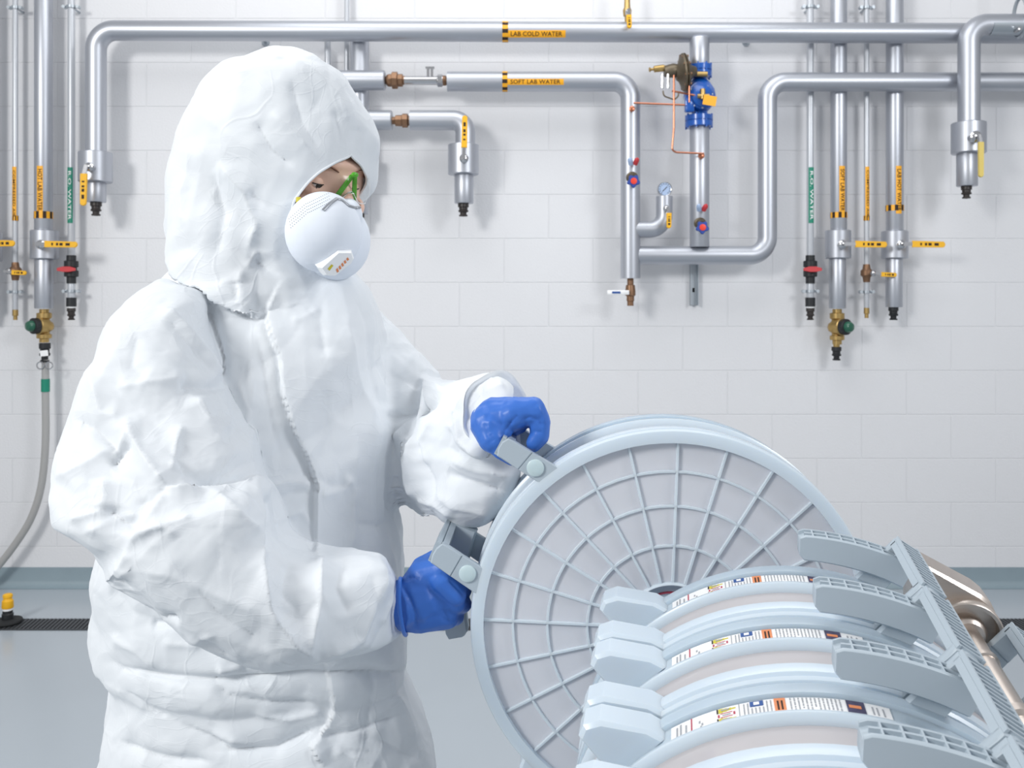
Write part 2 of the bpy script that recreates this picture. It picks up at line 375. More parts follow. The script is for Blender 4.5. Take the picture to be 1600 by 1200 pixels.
def brass_body(par, u, v0, v1, d, knob_side):
    """stubby brass check valve with a green round knob"""
    q = d/F; H = (v1-v0)*q; c = P(u, v0, d)
    obj('brass_fitting', MB().lathe(c, -UP, [(0, 7*q), (H*.1, 7*q), (H*.12, 11*q), (H*.26, 11*q), (H*.3, 8*q), (H*.36, 9*q), (H*.42, 13*q), (H*.52, 14.5*q), (H*.62, 13*q), (H*.68, 8*q), (H*.74, 8*q), (H*.76, 11*q), (H*.87, 11*q), (H*.89, 7*q), (H, 7*q)], 20), M_brass, par)
    k = c-UP*H*.5; dirv = unit(FR*1.0+RT*knob_side*.55)
    obj('brass_face', MB().lathe(k, dirv, [(.0, 14*q), (.03, 14*q), (.034, 12*q)], 20), M_brass, par)
    obj('knob_ring', MB().lathe(k+dirv*.034, dirv, [(0, 12.5*q), (.02, 12.5*q), (.024, 10*q)], 20), M_black, par)
    obj('green_knob', MB().lathe(k+dirv*.056, dirv, [(0, 8.5*q), (.015, 8.5*q), (.024, 6.5*q), (.028, 2*q)], 18), M_dgreen, par)
D1 = 3.98; D2 = 4.05; D3 = 3.9

# main cold-water pipe
A = thing('cold_water_pipe', 'long silver LAB COLD WATER pipe along the wall top, bending down at left', 'pipe', P(150, 50, D1))
run(A, [(150, 240), (150, 47.5), (2250, 54.5)], 15.6, D1, rad=30)
collar(A, 124, 174, 238, 285, D1); vpipe(A, 150, 284, 316, 15, D1); nozzle(A, 150, 316, 337, 17, D1)
lever(A, 140, 261, [(137, 273), (136, 323)], D1-.09, hw=5)
marker(A, 792, 883, 49.7, D1, 15.7*D1/F, 'LAB COLD WATER', off=-7.5, h=10, band=(785, 794))
for u in (400, 1180): standoff(A, u, 50, D1)
# soft lab water run
B = thing('soft_water_pipe', 'silver SOFT LAB WATER pipe dropping to a low U bend', 'pipe', P(985, 128, D1))
run(B, [(699, 127.5), (985, 127.5), (985, 435)], 15.4, D1, rad=26)
run(B, [(985, 399), (1199, 399), (1199, 128), (2250, 128)], 14.6, D1+.012, rad=28, name='return_bend')
marker(B, 792, 880, 127.5, D1, 15.5*D1/F, 'SOFT LAB WATER', off=-4, h=9, band=(785, 793))
run(B, [(990, 358.5), (1038, 358.5), (1038, 307)], 13, D1-.002, rad=24, name='gauge_branch')
q = D1/F
lever(B, 1041, 326, [(1043, 334), (1043, 358)], D1-.06, hw=4, kr=5)
g = P(1038, 296, D1); gg = obj('pressure_gauge', MB().lathe(g-FR*.012, FR, [(0, 11*q), (.024, 11.5*q), (.027, 10.5*q), (.0255, 9.6*q)], 26), M_steel, B)
gf = obj('dial', MB().lathe(g+FR*.0142, FR, [(0, 9.6*q), (.001, 9.6*q)], 26), M_gauge, gg)
m = MB(); m.box(g+FR*.0158, .03, .001, .003, X=(.7, 0, .7), Y=FR, Z=(-.7, 0, .7))
for k in range(12):
    an = math.radians(-50+k*25.5); m.box(g+FR*.0158+np.array([math.cos(an), 0, math.sin(an)])*7.8*q, .006, .001, .0022, X=(math.cos(an), 0, math.sin(an)), Y=FR, Z=(-math.sin(an), 0, math.cos(an)))
obj('needle_and_ticks', m, M_ink, gg, smooth=False, kind='stuff')
vpipe(B, 1038, 307, 303, 4, D1, M_brass, 'gauge_neck')
obj('brass_drain_valve', MB().lathe(P(985, 435, D1), -UP, [(0, 5*q), (.028, 5*q), (.03, 7*q), (.045, 7.6*q), (.055, 8*q), (.075, 8*q), (.08, 6*q), (.1, 6*q), (.102, 5*q), (.122, 5*q)], 18), M_bronze, B)
m = MB().box(P(966, 457, D1-.03), 34*q, .006, 7*q, bev=.002); hw_ = obj('white_lever', m, M_white, B)
obj('lettering', MB().box(P(963, 457, D1-.0345), 13*q, .001, 3.4*q), M_inkblue, hw_, smooth=False)
def wheel(par, u, v, d):
    q = d/F; a = P(u, v, d); wob = []
    obj('bonnet', MB().lathe(a+UP*9*q-FR*.045, unit(FR+UP*-.2), [(0, 9*q), (.012, 9.5*q), (.02, 9.5*q), (.024, 7.5*q), (.05, 6*q)], 18), M_darkbronze, par)
    m = MB(); pol = []
    for k in range(30):
        an = 2*math.pi*k/30; rr = (9.2+1.5*math.cos(5*an-1.5*math.pi))*q; pol.append(a+np.array([rr*math.cos(an), 0, rr*math.sin(an)]))
    wv = obj('handwheel', m.prism(pol, FR*.012, FR*.026, bev=.003), M_bluewheel, par)
    obj('hub_disc', MB().lathe(a+FR*.026, FR, [(0, 5*q), (.003, 5*q), (.004, 3*q)], 18), M_redhub, wv)
    b = a+UP*30*q
    for k, mm in ((-1, M_gauge), (1, M_red)):
        obj('test_plug', MB().lathe(b+RT*k*3.4*q+FR*0-UP*2*q, unit(FR+UP*.8+RT*k*.3), [(0, 4*q), (.02, 4*q), (.028, 3.4*q), (.034, 1.5*q)], 12), mm, par)
wheel(B, 989, 284, D1-.07)
obj('copper_nipple', MB().lathe(P(987, 171, D1-.045), FR, [(-.02, 3.5*q), (.008, 3.5*q), (.008, 4.6*q), (.014, 4.6*q), (.017, 2*q)], 12), M_copper, B)
# standing pipe with the regulator
Cp = thing('regulator_pipe', 'short vertical silver pipe between main and U bend, carrying blue valve', 'pipe', P(1093, 250, D1))
vpipe(Cp, 1093, 60, 103, 15.3, D1-.012); vpipe(Cp, 1093, 198, 386, 15.2, D1-.006)
wheel(Cp, 1096, 356, D1-.07)
obj('copper_nipple', MB().lathe(P(1095, 244, D1-.05), FR, [(-.02, 3.8*q), (.008, 3.8*q), (.008, 5*q), (.014, 5*q), (.017, 2*q)], 12), M_copper, Cp)
V = thing('pressure_regulator', 'blue cast pressure regulator valve with bronze diaphragm head and copper tubes', 'valve', P(1093, 150, D1))
def flange(u, v0, v1, w, name='flange'):
    c = P(u, v1, D1-.006); L = (v1-v0)*q; r = w/2*q; n_ = obj(name, MB().lathe(c, UP, [(0, r-.002), (.002, r), (L*.44, r), (L*.46, r-.004), (L*.54, r-.004), (L*.56, r), (L-.002, r), (L, r-.002)], 28), M_blue, V)
    m = MB()
    for k in range(8):
        an = math.radians(22.5+45*k); m.lathe(c+np.array([math.cos(an), math.sin(an), 0])*(r*.93)-UP*.006, UP, [(0, .0045), (L+.012, .0045)], 6)
    obj('flange_bolts', m, M_blue, n_, kind='stuff')
flange(1094, 102, 121, 36); flange(1092, 181, 199, 43)
obj('valve_body', MB().lathe(P(1093, 182, D1-.006), UP, [(0, 13*q), (.02, 12*q), (.035, 17*q), (.06, 23*q), (.09, 25*q), (.12, 23*q), (.15, 16*q), (.165, 10*q), (.18, 10*q)], 28), M_blue, V)
obj('valve_cover', MB().lathe(P(1094, 151, D1-.04), unit(FR+RT*.25+UP*.1), [(0, 22*q), (.02, 22*q), (.022, 20*q), (.03, 20*q), (.04, 15*q), (.055, 7*q)], 24), M_blue, V)
obj('side_plate', MB().box(P(1077, 162, D1-.06), 14*q, .03, 26*q, bev=.004), M_blue, V)
m = MB()
for k in range(8):
    an = math.radians(45*k+10); m.lathe(P(1094+18*math.cos(an), 151-18*math.sin(an), D1-.06), FR, [(0, .0055), (.012, .0055), (.014, .003)], 6)
obj('cover_bolts', m, M_zinc, V, kind='stuff')
obj('brass_cross', MB().lathe(P(1098, 147, D1-.1), UP, [(-.022, 4*q), (.022, 4*q)], 10).lathe(P(1090, 150, D1-.1), RT, [(0, 3.5*q), (.05, 3.5*q)], 10), M_brass, V)
obj('brass_neck', MB().lathe(P(1096, 116, D1-.055), unit((1, 0, 0)), [(-.025, 4.5*q), (.025, 4.5*q)], 12), M_brass, V)
obj('warning_tag', MB().box(P(1109, 157, D1-.115), 20*q, .002, 15*q, X=(1, 0, -.18), Y=FR, Z=(.18, 0, 1)), M_tag, V)
hx = unit(np.array([1, .0, .12]))
obj('diaphragm_head', MB().lathe(P(1056, 115, D1-.07), hx, [(0, 10*q), (.012, 14*q), (.022, 22*q), (.027, 28*q), (.034, 29.5*q), (.038, 27*q), (.042, 29.5*q), (.048, 28*q), (.054, 20*q), (.07, 10*q), (.09, 7*q)], 28), M_darkbronze, V)
m = MB()
for k in range(10):
    an = math.radians(36*k); e = unit(np.cross(hx, FR)); g_ = np.cross(hx, e); m.lathe(P(1056, 115, D1-.07)+(e*math.cos(an)+g_*math.sin(an))*26*q+hx*.024, hx, [(0, .006), (.03, .006)], 6)
obj('head_bolts', m, M_bronze, V, kind='stuff')
obj('pilot_body', MB().lathe(P(1038, 112, D1-.07), hx, [(0, 8*q), (.02, 10*q), (.04, 11*q), (.06, 9*q)], 16), M_darkbronze, V)
obj('adjusting_screw', MB().lathe(P(1014, 109, D1-.07), hx, [(0, 3*q), (.004, 4*q), (.008, 2*q), (.02, 2*q), (.022, 5*q), (.065, 5.4*q), (.068, 4*q), (.075, 4*q)], 14), M_brass, V)
m = MB()
for u in (1035, 1044): m.lathe(P(u, 116, D1-.09), -UP, [(0, .007), (.06, .006), (.062, .003)], 8)
obj('pilot_screws', m, M_steel, V, kind='stuff')
tubes = [[(990, 161), (1070, 164)], [(1053, 114), (1053, 200), (1050, 234), (1056, 238), (1100, 240)], [(1077, 117), (1077, 160)], [(1050, 142), (1100, 152)], [(1036, 142), (1037, 150), (1054, 156), (1060, 150), (1060, 143)]]
for i, t_ in enumerate(tubes):
    dd = D1-.085 if i != 2 else D1-.11
    obj('copper_tube', MB().tube(fillet([P(u, v, dd) for u, v in t_], .02, 5), 1.5*q if i < 4 else 1.2*q, 8), M_copper if i < 4 else M_darkbronze, V)
# channel behind
st = thing('strut_channel', 'galvanised steel strut channel on the wall under the U bend', 'bracket', P(1083, 440, WALL-.012))
sc = MB(); zt = P(0, 395, WALL)[2]; zb = P(0, 477, WALL)[2]; xs = P(1083, 0, WALL)[0]
sc.box((xs, WALL-.006, (zt+zb)/2), .034, .006, zt-zb)
for s in (-1, 1): sc.box((xs+s*.016, WALL-.02, (zt+zb)/2), .003, .034, zt-zb)
obj('channel', sc, M_zinc, st, smooth=False); obj('slot', MB().box((xs, WALL-.0095, zb+.07), .01, .001, .02), M_dark, st, smooth=False)
# centre left group behind the hood
G = thing('branch_pipe', 'silver vertical branch pipe behind the hood, capped stub fittings at right', 'pipe', P(562, 90, D2))
vpipe(G, 562, 60, 250, 14.8, D2); collar(G, 538, 586, 245, 291, D2); vpipe(G, 562, 290, 334, 13.5, D2); nozzle(G, 562, 334, 354, 15, D2)
obj('horizontal_stub', MB().lathe(P(470, 125.5, D1), RT, [(0, 15.5*q), (132*q-.004, 15.5*q), (132*q, 14*q), (132*q+.0005, 8*q)], 28), M_alu, G)
H2 = thing('union_assembly', 'bronze union and slim steel tube joining two insulated pipe ends', 'pipe fitting', P(640, 126, D1))
obj('bronze_union', MB().lathe(P(602, 125.5, D1), RT, [(0, 5*q), (3*q, 9*q), (6*q, 10*q), (10*q, 10*q), (11*q, 13.5*q), (19*q, 13.5*q), (20*q, 10*q), (27*q, 10*q), (28*q, 7*q), (31*q, 7*q)], 8), M_bronze, H2)
obj('steel_tube', MB().lathe(P(632, 126, D1), RT, [(0, 7*q), (50*q, 7*q), (51*q, 8*q), (60*q, 8.5*q)], 20), M_steel, H2)
obj('test_port', MB().box(P(669, 114, D1-.01), 4*q, .012, 18*q).box(P(675, 114, D1-.01), 4*q, .012, 18*q).box(P(672, 106, D1-.01), 14*q, .014, 3*q), M_steel, H2, smooth=False)
obj('hex_nut', MB().lathe(P(683, 126, D1), RT, [(0, 7*q), (1*q, 10*q), (8*q, 10*q), (9*q, 7*q)], 6), M_steel, H2)
obj('bronze_ring', MB().lathe(P(692, 126, D1), RT, [(0, 8*q), (4*q, 8*q), (7*q, 6*q)], 14), M_bronze, H2)
B2 = thing('elbow_pipe', 'silver elbow pipe right of the hood with upright yellow lever', 'pipe', P(727, 190, D1))
run(B2, [(641, 188), (727, 188), (727, 228)], 15.6, D1, rad=22)
obj('stub_end', MB().lathe(P(560, 188, D1), RT, [(0, 15.5*q), (53*q-.004, 15.5*q), (53*q, 14*q), (53*q+.0005, 8*q)], 28), M_alu, B2)
obj('bronze_union', MB().lathe(P(612, 188.5, D1), RT, [(0, 6*q), (5*q, 6*q), (6*q, 8.5*q), (16*q, 9*q), (17*q, 11*q), (25*q, 11*q), (26*q, 8*q), (29*q, 7*q)], 8), M_bronze, B2)
collar(B2, 700, 748, 226, 273, D1); vpipe(B2, 725, 272, 318, 15, D1); nozzle(B2, 724, 318, 338, 17, D1)
lever(B2, 725, 248, [(726, 233), (727, 183)], D1-.09, hw=4.5)
# slim conduits behind
for u, v1, rr, lab in ((542, 120, 4, 'thin bright conduit rising above the hood to the top edge'), (512, 110, 5, 'short flat grey conduit between main pipe and hood')):
    T = thing('conduit', lab, 'conduit', P(u, 60, D2+.02)); vpipe(T, u, -60 if u > 530 else 62, v1, rr, D2+.04, M_pvc)
# small valve on top of the main
T = thing('top_valve', 'small brass valve with yellow lever above the cold water main', 'valve', P(981, 20, D1))
obj('valve_body', MB().lathe(P(980, 38, D1), UP, [(0, 4*q), (12*q, 4*q), (13*q, 6*q), (22*q, 7*q), (26*q, 5*q), (60*q, 4*q)], 14), M_brass, T)
lever(T, 981, 19, [(981, 27), (982, 48)], D1-.04, hw=4, kr=4)

# vertical drops: (u, r_px, kind)
def slim_air(u, dsk, lab, flip, hv, endv, tipv, knobu, h0, h1):
    T = thing('air_line', lab, 'pipe', P(u, 200, dsk)); q = dsk/F
    vpipe(T, u, -70, endv, 4, dsk, M_pvc)
    marker(T, 261, 345, 0, dsk, 4.3*q, 'COMPRESSED AIR', False, cu=u, h=7, band=(337, 345))
    obj('bronze_valve', MB().lathe(P(u, hv+14, dsk), UP, [(0, 5*q), (8*q, 6*q), (11*q, 9*q), (18*q, 9*q), (21*q, 6*q), (28*q, 5*q)], 14), M_bronze, T)
    lever(T, knobu, hv, [(h0, hv+2), (h1, hv+3)], dsk-.035, hw=3.6, kr=4.5)
    obj('brass_tip', MB().lathe(P(u, endv, dsk), -UP, [(0, 4.2*q), (9*q, 4.2*q), (10*q, 3*q), (tipv*q, 3*q)], 12), M_brass, T)
    clamp(T, u, 12, dsk, 4.5*q); clamp(T, u, 456, dsk, 4.5*q)
slim_air(24, D2+.02, 'thin silver COMPRESSED AIR line at the far left edge', 1, 424, 484, 16, 14, 24+1, 48)
slim_air(1354, D2+.02, 'thin silver COMPRESSED AIR line between two thick pipes at right', 1, 427, 481, 16, 1364, 1372, 1396)
def ro(u, lab, hd):
    d = D2+.01; q = d/F; T = thing('purified_water_pipe', lab, 'pipe', P(u, 200, d))
    vpipe(T, u, -70, 402, 5.4, d, M_pvc); vpipe(T, u, 440, 468, 5.6, d, M_pvc)
    marker(T, 262, 349, 0, d, 5.7*q, 'R.O. WATER', False, cu=u, h=9, tape=M_green, ink=M_white)
    obj('black_union_valve', MB().lathe(P(u, 443, d), UP, [(0, 7*q), (10*q, 7*q), (11*q, 10.5*q), (20*q, 10.5*q), (21*q, 8*q), (25*q, 8*q), (26*q, 10.5*q), (35*q, 10.5*q), (36*q, 7*q), (44*q, 7*q)], 18), M_black, T)
    m = MB(); a = P(u+hd, 421, d-.04); m.prism([a+RT*x*q+UP*y*q for x, y in ((-14, -2), (-5, -4), (5, -4), (14, -2), (14, 2), (5, 4.5), (-5, 4.5), (-14, 2))], (0, 0, 0), FR*.012, bev=.002)
    m.lathe(a-FR*.03, FR, [(0, 4*q), (.03, 4*q)], 12); obj('red_handle', m, M_red, T)
    obj('black_coupler', MB().lathe(P(u, 465, d), -UP, [(0, 7.5*q), (14*q, 7.5*q)], 18), M_black, T)
    obj('white_ring', MB().lathe(P(u, 479, d), -UP, [(0, 6.5*q), (2.5*q, 6.5*q)], 18), M_white, T)
    nozzle(T, u, 481, 500, 13, d, M_dbrown); clamp(T, u, 11, d, 6*q); clamp(T, u, 455, d, 6*q)
ro(111.5, 'pale R.O. WATER pipe with green tape, left of the worker', -7)
ro(1266, 'pale R.O. WATER pipe with green tape, right of the U bend', 3)
def thick(u, r0, r1, lab, tag, band, coll, low, ku, h, d=D2):
    q = d/F; T = thing('insulated_pipe', lab, 'pipe', P(u, 200, d))
    vpipe(T, u, -70, coll[2]+3, r0, d); collar(T, *coll, d); vpipe(T, (coll[0]+coll[1])/2-1, coll[3]-2, low, r1, d)
    marker(T, 261, 335, 0, d, r0*1.01*q, tag, False, cu=u, off=1, h=9, band=band)
    lever(T, ku, 382, [(h[0], 382), (h[1], 383)], d-.07, hw=5); return T, q
T1, q1 = thick(68, 13.2, 13.5, 'thick silver pipe at left ending in brass valve and hose', 'HOT LAB WATER', (331, 342), (49, 90, 360, 405), 482, 64, (76, 127))
brass_body(T1, 69, 483, 535, D2, -1)
T2, q2 = thick(1310.5, 12.3, 12.6, 'thick silver pipe at right ending in brass valve with green knob', 'SOFT LAB WATER', (332, 341), (1290, 1329, 360, 404), 482, 1316, (1332, 1381))
brass_body(T2, 1308, 483, 538, D2, 1); nozzle(T2, 1307, 542, 563, 15, D2, M_black); vpipe(T2, 1307, 537, 543, 5, D2, M_brass)
T3, q3 = thick(1398, 13, 12.6, 'thick silver pipe at right ending in a plain black nozzle', 'LAB HOT WATER', (321, 330), (1378, 1418, 361, 404), 480, 1408, (1420, 1471))
nozzle(T3, 1396, 480, 500, 15, D2, M_black)
T0 = thing('insulated_pipe', 'silver pipe at the left border, only its yellow lever in view', 'pipe', P(-21, 200, D2))
vpipe(T0, -21, -70, 366, 13, D2); collar(T0, -41, 1, 363, 408, D2); vpipe(T0, -21, 407, 480, 13, D2); lever(T0, -20, 381, [(-8, 381), (30, 381)], D2-.07, hw=5)
nozzle(T0, -21, 480, 500, 15, D2, M_black)
# hose hanging from the left valve
Hs = thing('water_hose', 'grey rubber hose hanging from left brass valve, green band', 'hose', P(71, 600, D2))
q = D2/F
nozzle(Hs, 70, 536, 566, 17, D2, M_black, 'hose_coupler')
obj('coupler_tag', MB().box(P(69, 552, D2-.03), 12*q, .002, 9*q, X=(1, 0, .1), Z=(-.1, 0, 1)), M_white, Hs, smooth=False)
for s in (-1, 1): obj('pull_ring', MB().tube([P(70+s*7+5.5*math.cos(a), 571+5.5*math.sin(a), D2-.02) for a in np.linspace(0, 2*math.pi, 13)[:-1]], .003, 6, closed=True), M_steel, Hs)
hp = [(71, 562), (71, 620), (72, 690), (66, 760), (50, 810), (28, 845), (0, 882), (-40, 925)]
pts = [P(u, v, D2) for u, v in hp]
for _ in range(3):
    pts = [pts[0]]+[p for a, b in zip(pts[:-1], pts[1:]) for p in (a*.75+b*.25, a*.25+b*.75)]+[pts[-1]]
obj('hose_line', MB().tube(pts, 5.6*q, 14), M_hose, Hs)
obj('green_band', MB().lathe(P(71, 612, D2), UP, [(0, 6.4*q), (20*q, 6.4*q)], 16), M_green, Hs)
# front pipe at the right with hanger
R_ = thing('hung_pipe', 'silver pipe at upper right corner in a ring hanger, bending down', 'pipe', P(1515, 100, D3)); q = D3/F
run(R_, [(2250, 38.5), (1514, 38.5), (1514, 194)], 16.4, D3, rad=28); collar(R_, 1488, 1539, 192, 240, D3); vpipe(R_, 1511, 238, 291, 15.5, D3); nozzle(R_, 1510, 291, 310, 16, D3)
lever(R_, 1524, 214, [(1526, 224), (1526, 279)], D3-.1, hw=4, colm=M_pyellow, txt=False, kr=9)
hg = thing('ring_hanger', 'grey steel ring hanger and saddle plate at upper right corner', 'pipe hanger', P(1592, 20, D3))
rr = [P(1594+0, 27, D3)+np.array([.0, math.cos(a)*.052, math.sin(a)*.085]) for a in np.linspace(0, 2*math.pi, 25)[:-1]]
obj('ring', MB().tube(rr, .008, 8, closed=True), M_zinc, hg); obj('rod', MB().tube([P(1594, -3, D3), P(1594, -90, D3)], .006, 8), M_zinc, hg)
sd = MB().patch(P(1545, 38.5, D3), RT, UP, 16.4*q+.001, 0, .14, -1.5, -.1, 8, th=.002); obj('saddle', sd, M_zinc, hg)
obj('clevis_bolt', MB().lathe(P(1591, 46, D3-.05), FR, [(-.02, .01), (.012, .01), (.014, .005)], 8), M_steel, hg)

# ------------------------------------------------------------------ filter capsules (local frame: x right, z up, -y towards the front)
def pol(r, deg, a=0.): t = math.radians(deg); return np.array([r*math.cos(t), -a, r*math.sin(t)])
def ring(mb, prof, n=96, m=None, a0=0, a1=360):
    """prof: closed list of (a, r)"""
    full = (a1-a0) >= 360; N = n if full else n+1; k = len(prof); vs = []
    for i in range(N):
        t = a0+(a1-a0)*i/n
        for (a, r) in prof: vs.append(pol(r, t, a))
    fs = []
    for i in range(n):
        j = (i+1) % N
        for q_ in range(k): w_ = (q_+1) % k; fs.append((i*k+q_, j*k+q_, j*k+w_, i*k+w_))
    if not full: fs += [tuple(range(k)), tuple(range((N-1)*k, N*k))[::-1]]
    mb.add(vs, fs, m); return mb
RO = .2485
MESH = {}
def build_capsule(root):
    global SHORT
    K = RO/.24
    P_ = {}
    def part(name, mb, mats, parent=root, **kw): return obj(name, mb, mats, parent, local=True, **kw)
    part('rear_flange', ring(MB(), [(-.046, .20*K), (-.046, .232*K), (-.043, .24*K), (-.037, .2415*K), (-.028, .2405*K), (-.026, .234*K), (-.026, .20*K)]), M_pod)
    part('label_band', ring(MB(), [(-.0262, .21*K), (-.0262, .2365*K), (0., .2365*K), (0., .21*K)]), M_pod)
    part('seam_rim', ring(MB(), [(-.0015, .22*K), (-.0015, .2405*K), (.001, .2425*K), (.0045, .2425*K), (.0075, .239*K), (.0085, .235*K), (.0085, .22*K)]), M_pod2)
    part('media_drum', ring(MB(), [(.008, .2*K), (.008, .2325*K), (.042, .2325*K), (.042, .2*K)]), M_media)
    part('front_flange', ring(MB(), [(.041, .20*K), (.041, .236*K), (.044, .2405*K), (.052, .2415*K), (.058, .2405*K), (.0605, .236*K), (.063, .236*K), (.0655, .2405*K), (.069, .2385*K), (.071, .233*K), (.0705, .2325), (.060, .2325), (.060, .2*K)]), M_pod2)
    part('face_panel', ring(MB(), [(.0585, .055), (.0615, .055), (.0615, .2335), (.0585, .2335)]), M_panel)
    part('rear_panel', ring(MB(), [(-.040, .03), (-.036, .03), (-.036, .2335*K), (-.040, .2335*K)]), M_panel)
    rib = MB()
    for r_ in (.196, .153, .1035): ring(rib, [(.060, r_-.0020), (.0645, r_-.0013), (.0645, r_+.0013), (.060, r_+.0020)], 72)
    part('ring_ribs', rib, M_pod2)
    sp = None
    for k in range(24):
        t = 90+15*k-1.8
        if sp is None:
            m = MB(); x0, x1 = .056, .2335
            m.add([(x0, -.060, .0020), (x1, -.060, .0020), (x1, -.0650, .0013), (x0, -.0650, .0013), (x0, -.060, -.0020), (x1, -.060, -.0020), (x1, -.0650, -.0013), (x0, -.0650, -.0013)], [(0, 1, 2, 3), (7, 6, 5, 4), (3, 2, 6, 7), (0, 3, 7, 4), (1, 5, 6, 2)])
            o = part('spoke_rib', m, M_pod2, smooth=False); sp = o.data
        else: o = bpy.data.objects.new('spoke_rib', sp); place(o, root)
        o.rotation_euler = (0, -math.radians(t), 0)
    hub = MB(); ring(hub, [(.045, .030), (.045, .058), (.066, .058), (.068, .056), (.066, .054), (.056, .052), (.056, .036), (.064, .034), (.064, .030)], 64)
    part('hub', hub, M_pod2)
    part('red_seal', ring(MB(), [(.0555, .0415), (.0555, .044), (.0585, .0435), (.0585, .042)], 64), M_inkred)
    # lugs
    poly = [(.236, 126), (.250, 127.5), (.284, 134), (.290, 137), (.286, 139.2), (.256, 140.5), (.236, 146)]
    for a0, a1 in ((-.045, -.012), (.036, .069)):
        m = MB().prism([pol(r_*K, t+96, 0) for r_, t in poly], (0, -a0, 0), (0, -a1, 0), bev=.004); part('lug', m, M_pod2, ang=25)
    # label
    band = MB(); ps = []
    r_ = .2366*K+.0004
    def lab(a0, a1, t0, t1, m=None, h=0.): 
        n = max(1, int(abs(t1-t0)/2)); ring(band, [(a0, r_+h), (a1, r_+h), (a1, r_+h+.0004), (a0, r_+h+.0004)], n, m, min(t0, t1)+96, max(t0, t1)+96)
    lab(-.0245, -.0025, 124.3, 78, 0)
    lab(-.0240, -.0030, 119.4, 119.1, 3, .0004)
    for tt, (x0, x1) in {122.8: (-.02, -.006), 121.9: (-.022, -.005), 120.6: (-.018, -.004), 117.4: (-.016, -.013), 116.8: (-.012, -.009), 117.1: (-.0085, -.006)}.items(): lab(x0, x1, tt+.15, tt-.25, 1, .0004)
    lab(-.004, -.003, 119, 116.3, 3, .0004)
    for (x0, x1, mm) in ((-.0235, -.0175, 4), (-.0165, -.0105, 0), (-.0095, -.0035, 4)):
        if mm == 4:
            for s_ in range(4): w_ = (x1-x0)*(1-s_/4)/2; cc = (x0+x1)/2; lab(cc-w_, cc+w_, 113-s_*.95, 112.1-s_*.95, 4, .0004)
            lab(x0, x1, 113.4, 113.1, 2, .0006); lab((x0+x1)/2-.0008, (x0+x1)/2+.0008, 112.4, 110.6, 1, .0008)
        else:
            lab(x0, x0+.0007, 112.6, 110, 3, .0004); lab(x1-.0007, x1, 112.6, 110, 3, .0004); lab(x0+.001, x1-.001, 113.2, 112.8, 3, .0004); lab(x0+.001, x1-.001, 109.8, 109.4, 3, .0004); lab(x0+.0024, x1-.0024, 112.2, 110.4, 1, .0004)
    lab(-.0240, -.0030, 108.6, 108.4, 1, .0004)
    rnd = random.Random(3); tt = 107.6
    while tt > 101.6:
        if not (103.6 < tt < 106.2):
            a = -.0225
            while a < -.006: b_ = a+rnd.uniform(.002, .005); lab(a, min(b_, -.005), tt, tt-.28, 1, .0004); a = b_+rnd.uniform(.0005, .001)
        else: lab(-.0145, -.005, tt, tt-.3, 1, .0004)
        tt -= .8
    lab(-.0235, -.0165, 106.2, 103.4, 5, .0006); lab(-.022, -.018, 105.4, 104.2, 0, .0009)
    lab(-.0240, -.0030, 101.2, 98.9, 6, .0006)
    for t_ in (100.6, 99.8): lab(-.020, -.007, t_, t_-.35, 2, .0009)
    tt = 98
    while tt > 87.6:
        a = -.0235
        while a < -.006:
            b_ = a+rnd.uniform(.0015, .005); lab(a, min(b_, -.005), tt, tt-.3, 1, .0004); a = b_+rnd.uniform(.0006, .0015)
            if rnd.random() < .08: break
        tt -= .82
    lab(-.0238, -.0032, 86.8, 83.2, 7, .0006); lab(-.017, -.013, 86.4, 84, 6, .0009)
    for t_ in (81.8, 80.9, 79.7): lab(-.02, -.009, t_, t_-.3, 1, .0004)
    part('label', band, [M_white, M_inkgrey, M_ink, M_inkred, M_inkyel, M_inkblue, M_orange, M_photo], label='white printed label with warning triangles and orange block')
    # two U handles; corners measured in pixels from the centre of the face, scale per pixel below
    s_ = .000787
    def L3(x_, z_, a): return np.array([x_*s_, -a, z_*s_])
    sets = [dict(OT=(-360, 133), OB=(-378.5, 102), IT=(-290, 91), IB=(-310, 55), B=(-320, 86), hook=True),
            dict(OT=(-255.5, 301), OB=(-273, 273), IT=(-172, 252), IB=(-200, 226), B=(-213, 255), hook=False)]
    for h in sets:
        OT, OB, IT, IB, Bt = [np.array(h[k], float) for k in ('OT', 'OB', 'IT', 'IB', 'B')]
        mt = OT*.55+IT*.45; mb_ = OB*.55+IB*.45
        hd = None; arm_l = 'grey U shaped handle with curved hook' if h['hook'] else 'grey U shaped handle'
        for a0, a1 in ((.060, .0705), (-.046, -.0355)):
            ot = [mt, mt*.25+OT*.75+(OT-OB)*.03, OT, OT*.7+OB*.3+(OT-IT)*.05, OT*.35+OB*.65+(OT-IT)*.05, OB, OB*.75+mb_*.25, mb_]
            arm = MB().prism([L3(*p, 0) for p in ot], (0, -a0, 0), (0, -a1, 0), bev=.0015)
            if hd is None:
                g = MB(); gp = [OT*.98+IT*.02, OT*.7+OB*.3+(OT-IT)*.03, OT*.35+OB*.65+(OT-IT)*.03, OB*.97+mb_*.03, OB*.72+mb_*.28, OB*.3+OT*.25+mb_*.2+mt*.25, mt*.3+OT*.7]
                g.prism([L3(*p, 0) for p in gp], (0, -.064, 0), (0, .040, 0), bev=.001); hd = part('handle', g, M_gray, label=arm_l)
            part('handle_arm', arm, M_gray, hd)
            part('handle_bracket', MB().prism([L3(*p, 0) for p in (mt, mb_, IB, IB+(IB-OB)*.05, IT+(IT-OT)*.02, IT)], (0, -(a0+.0008), 0), (0, -(a1-.0008), 0), bev=.0012), M_gray, hd)
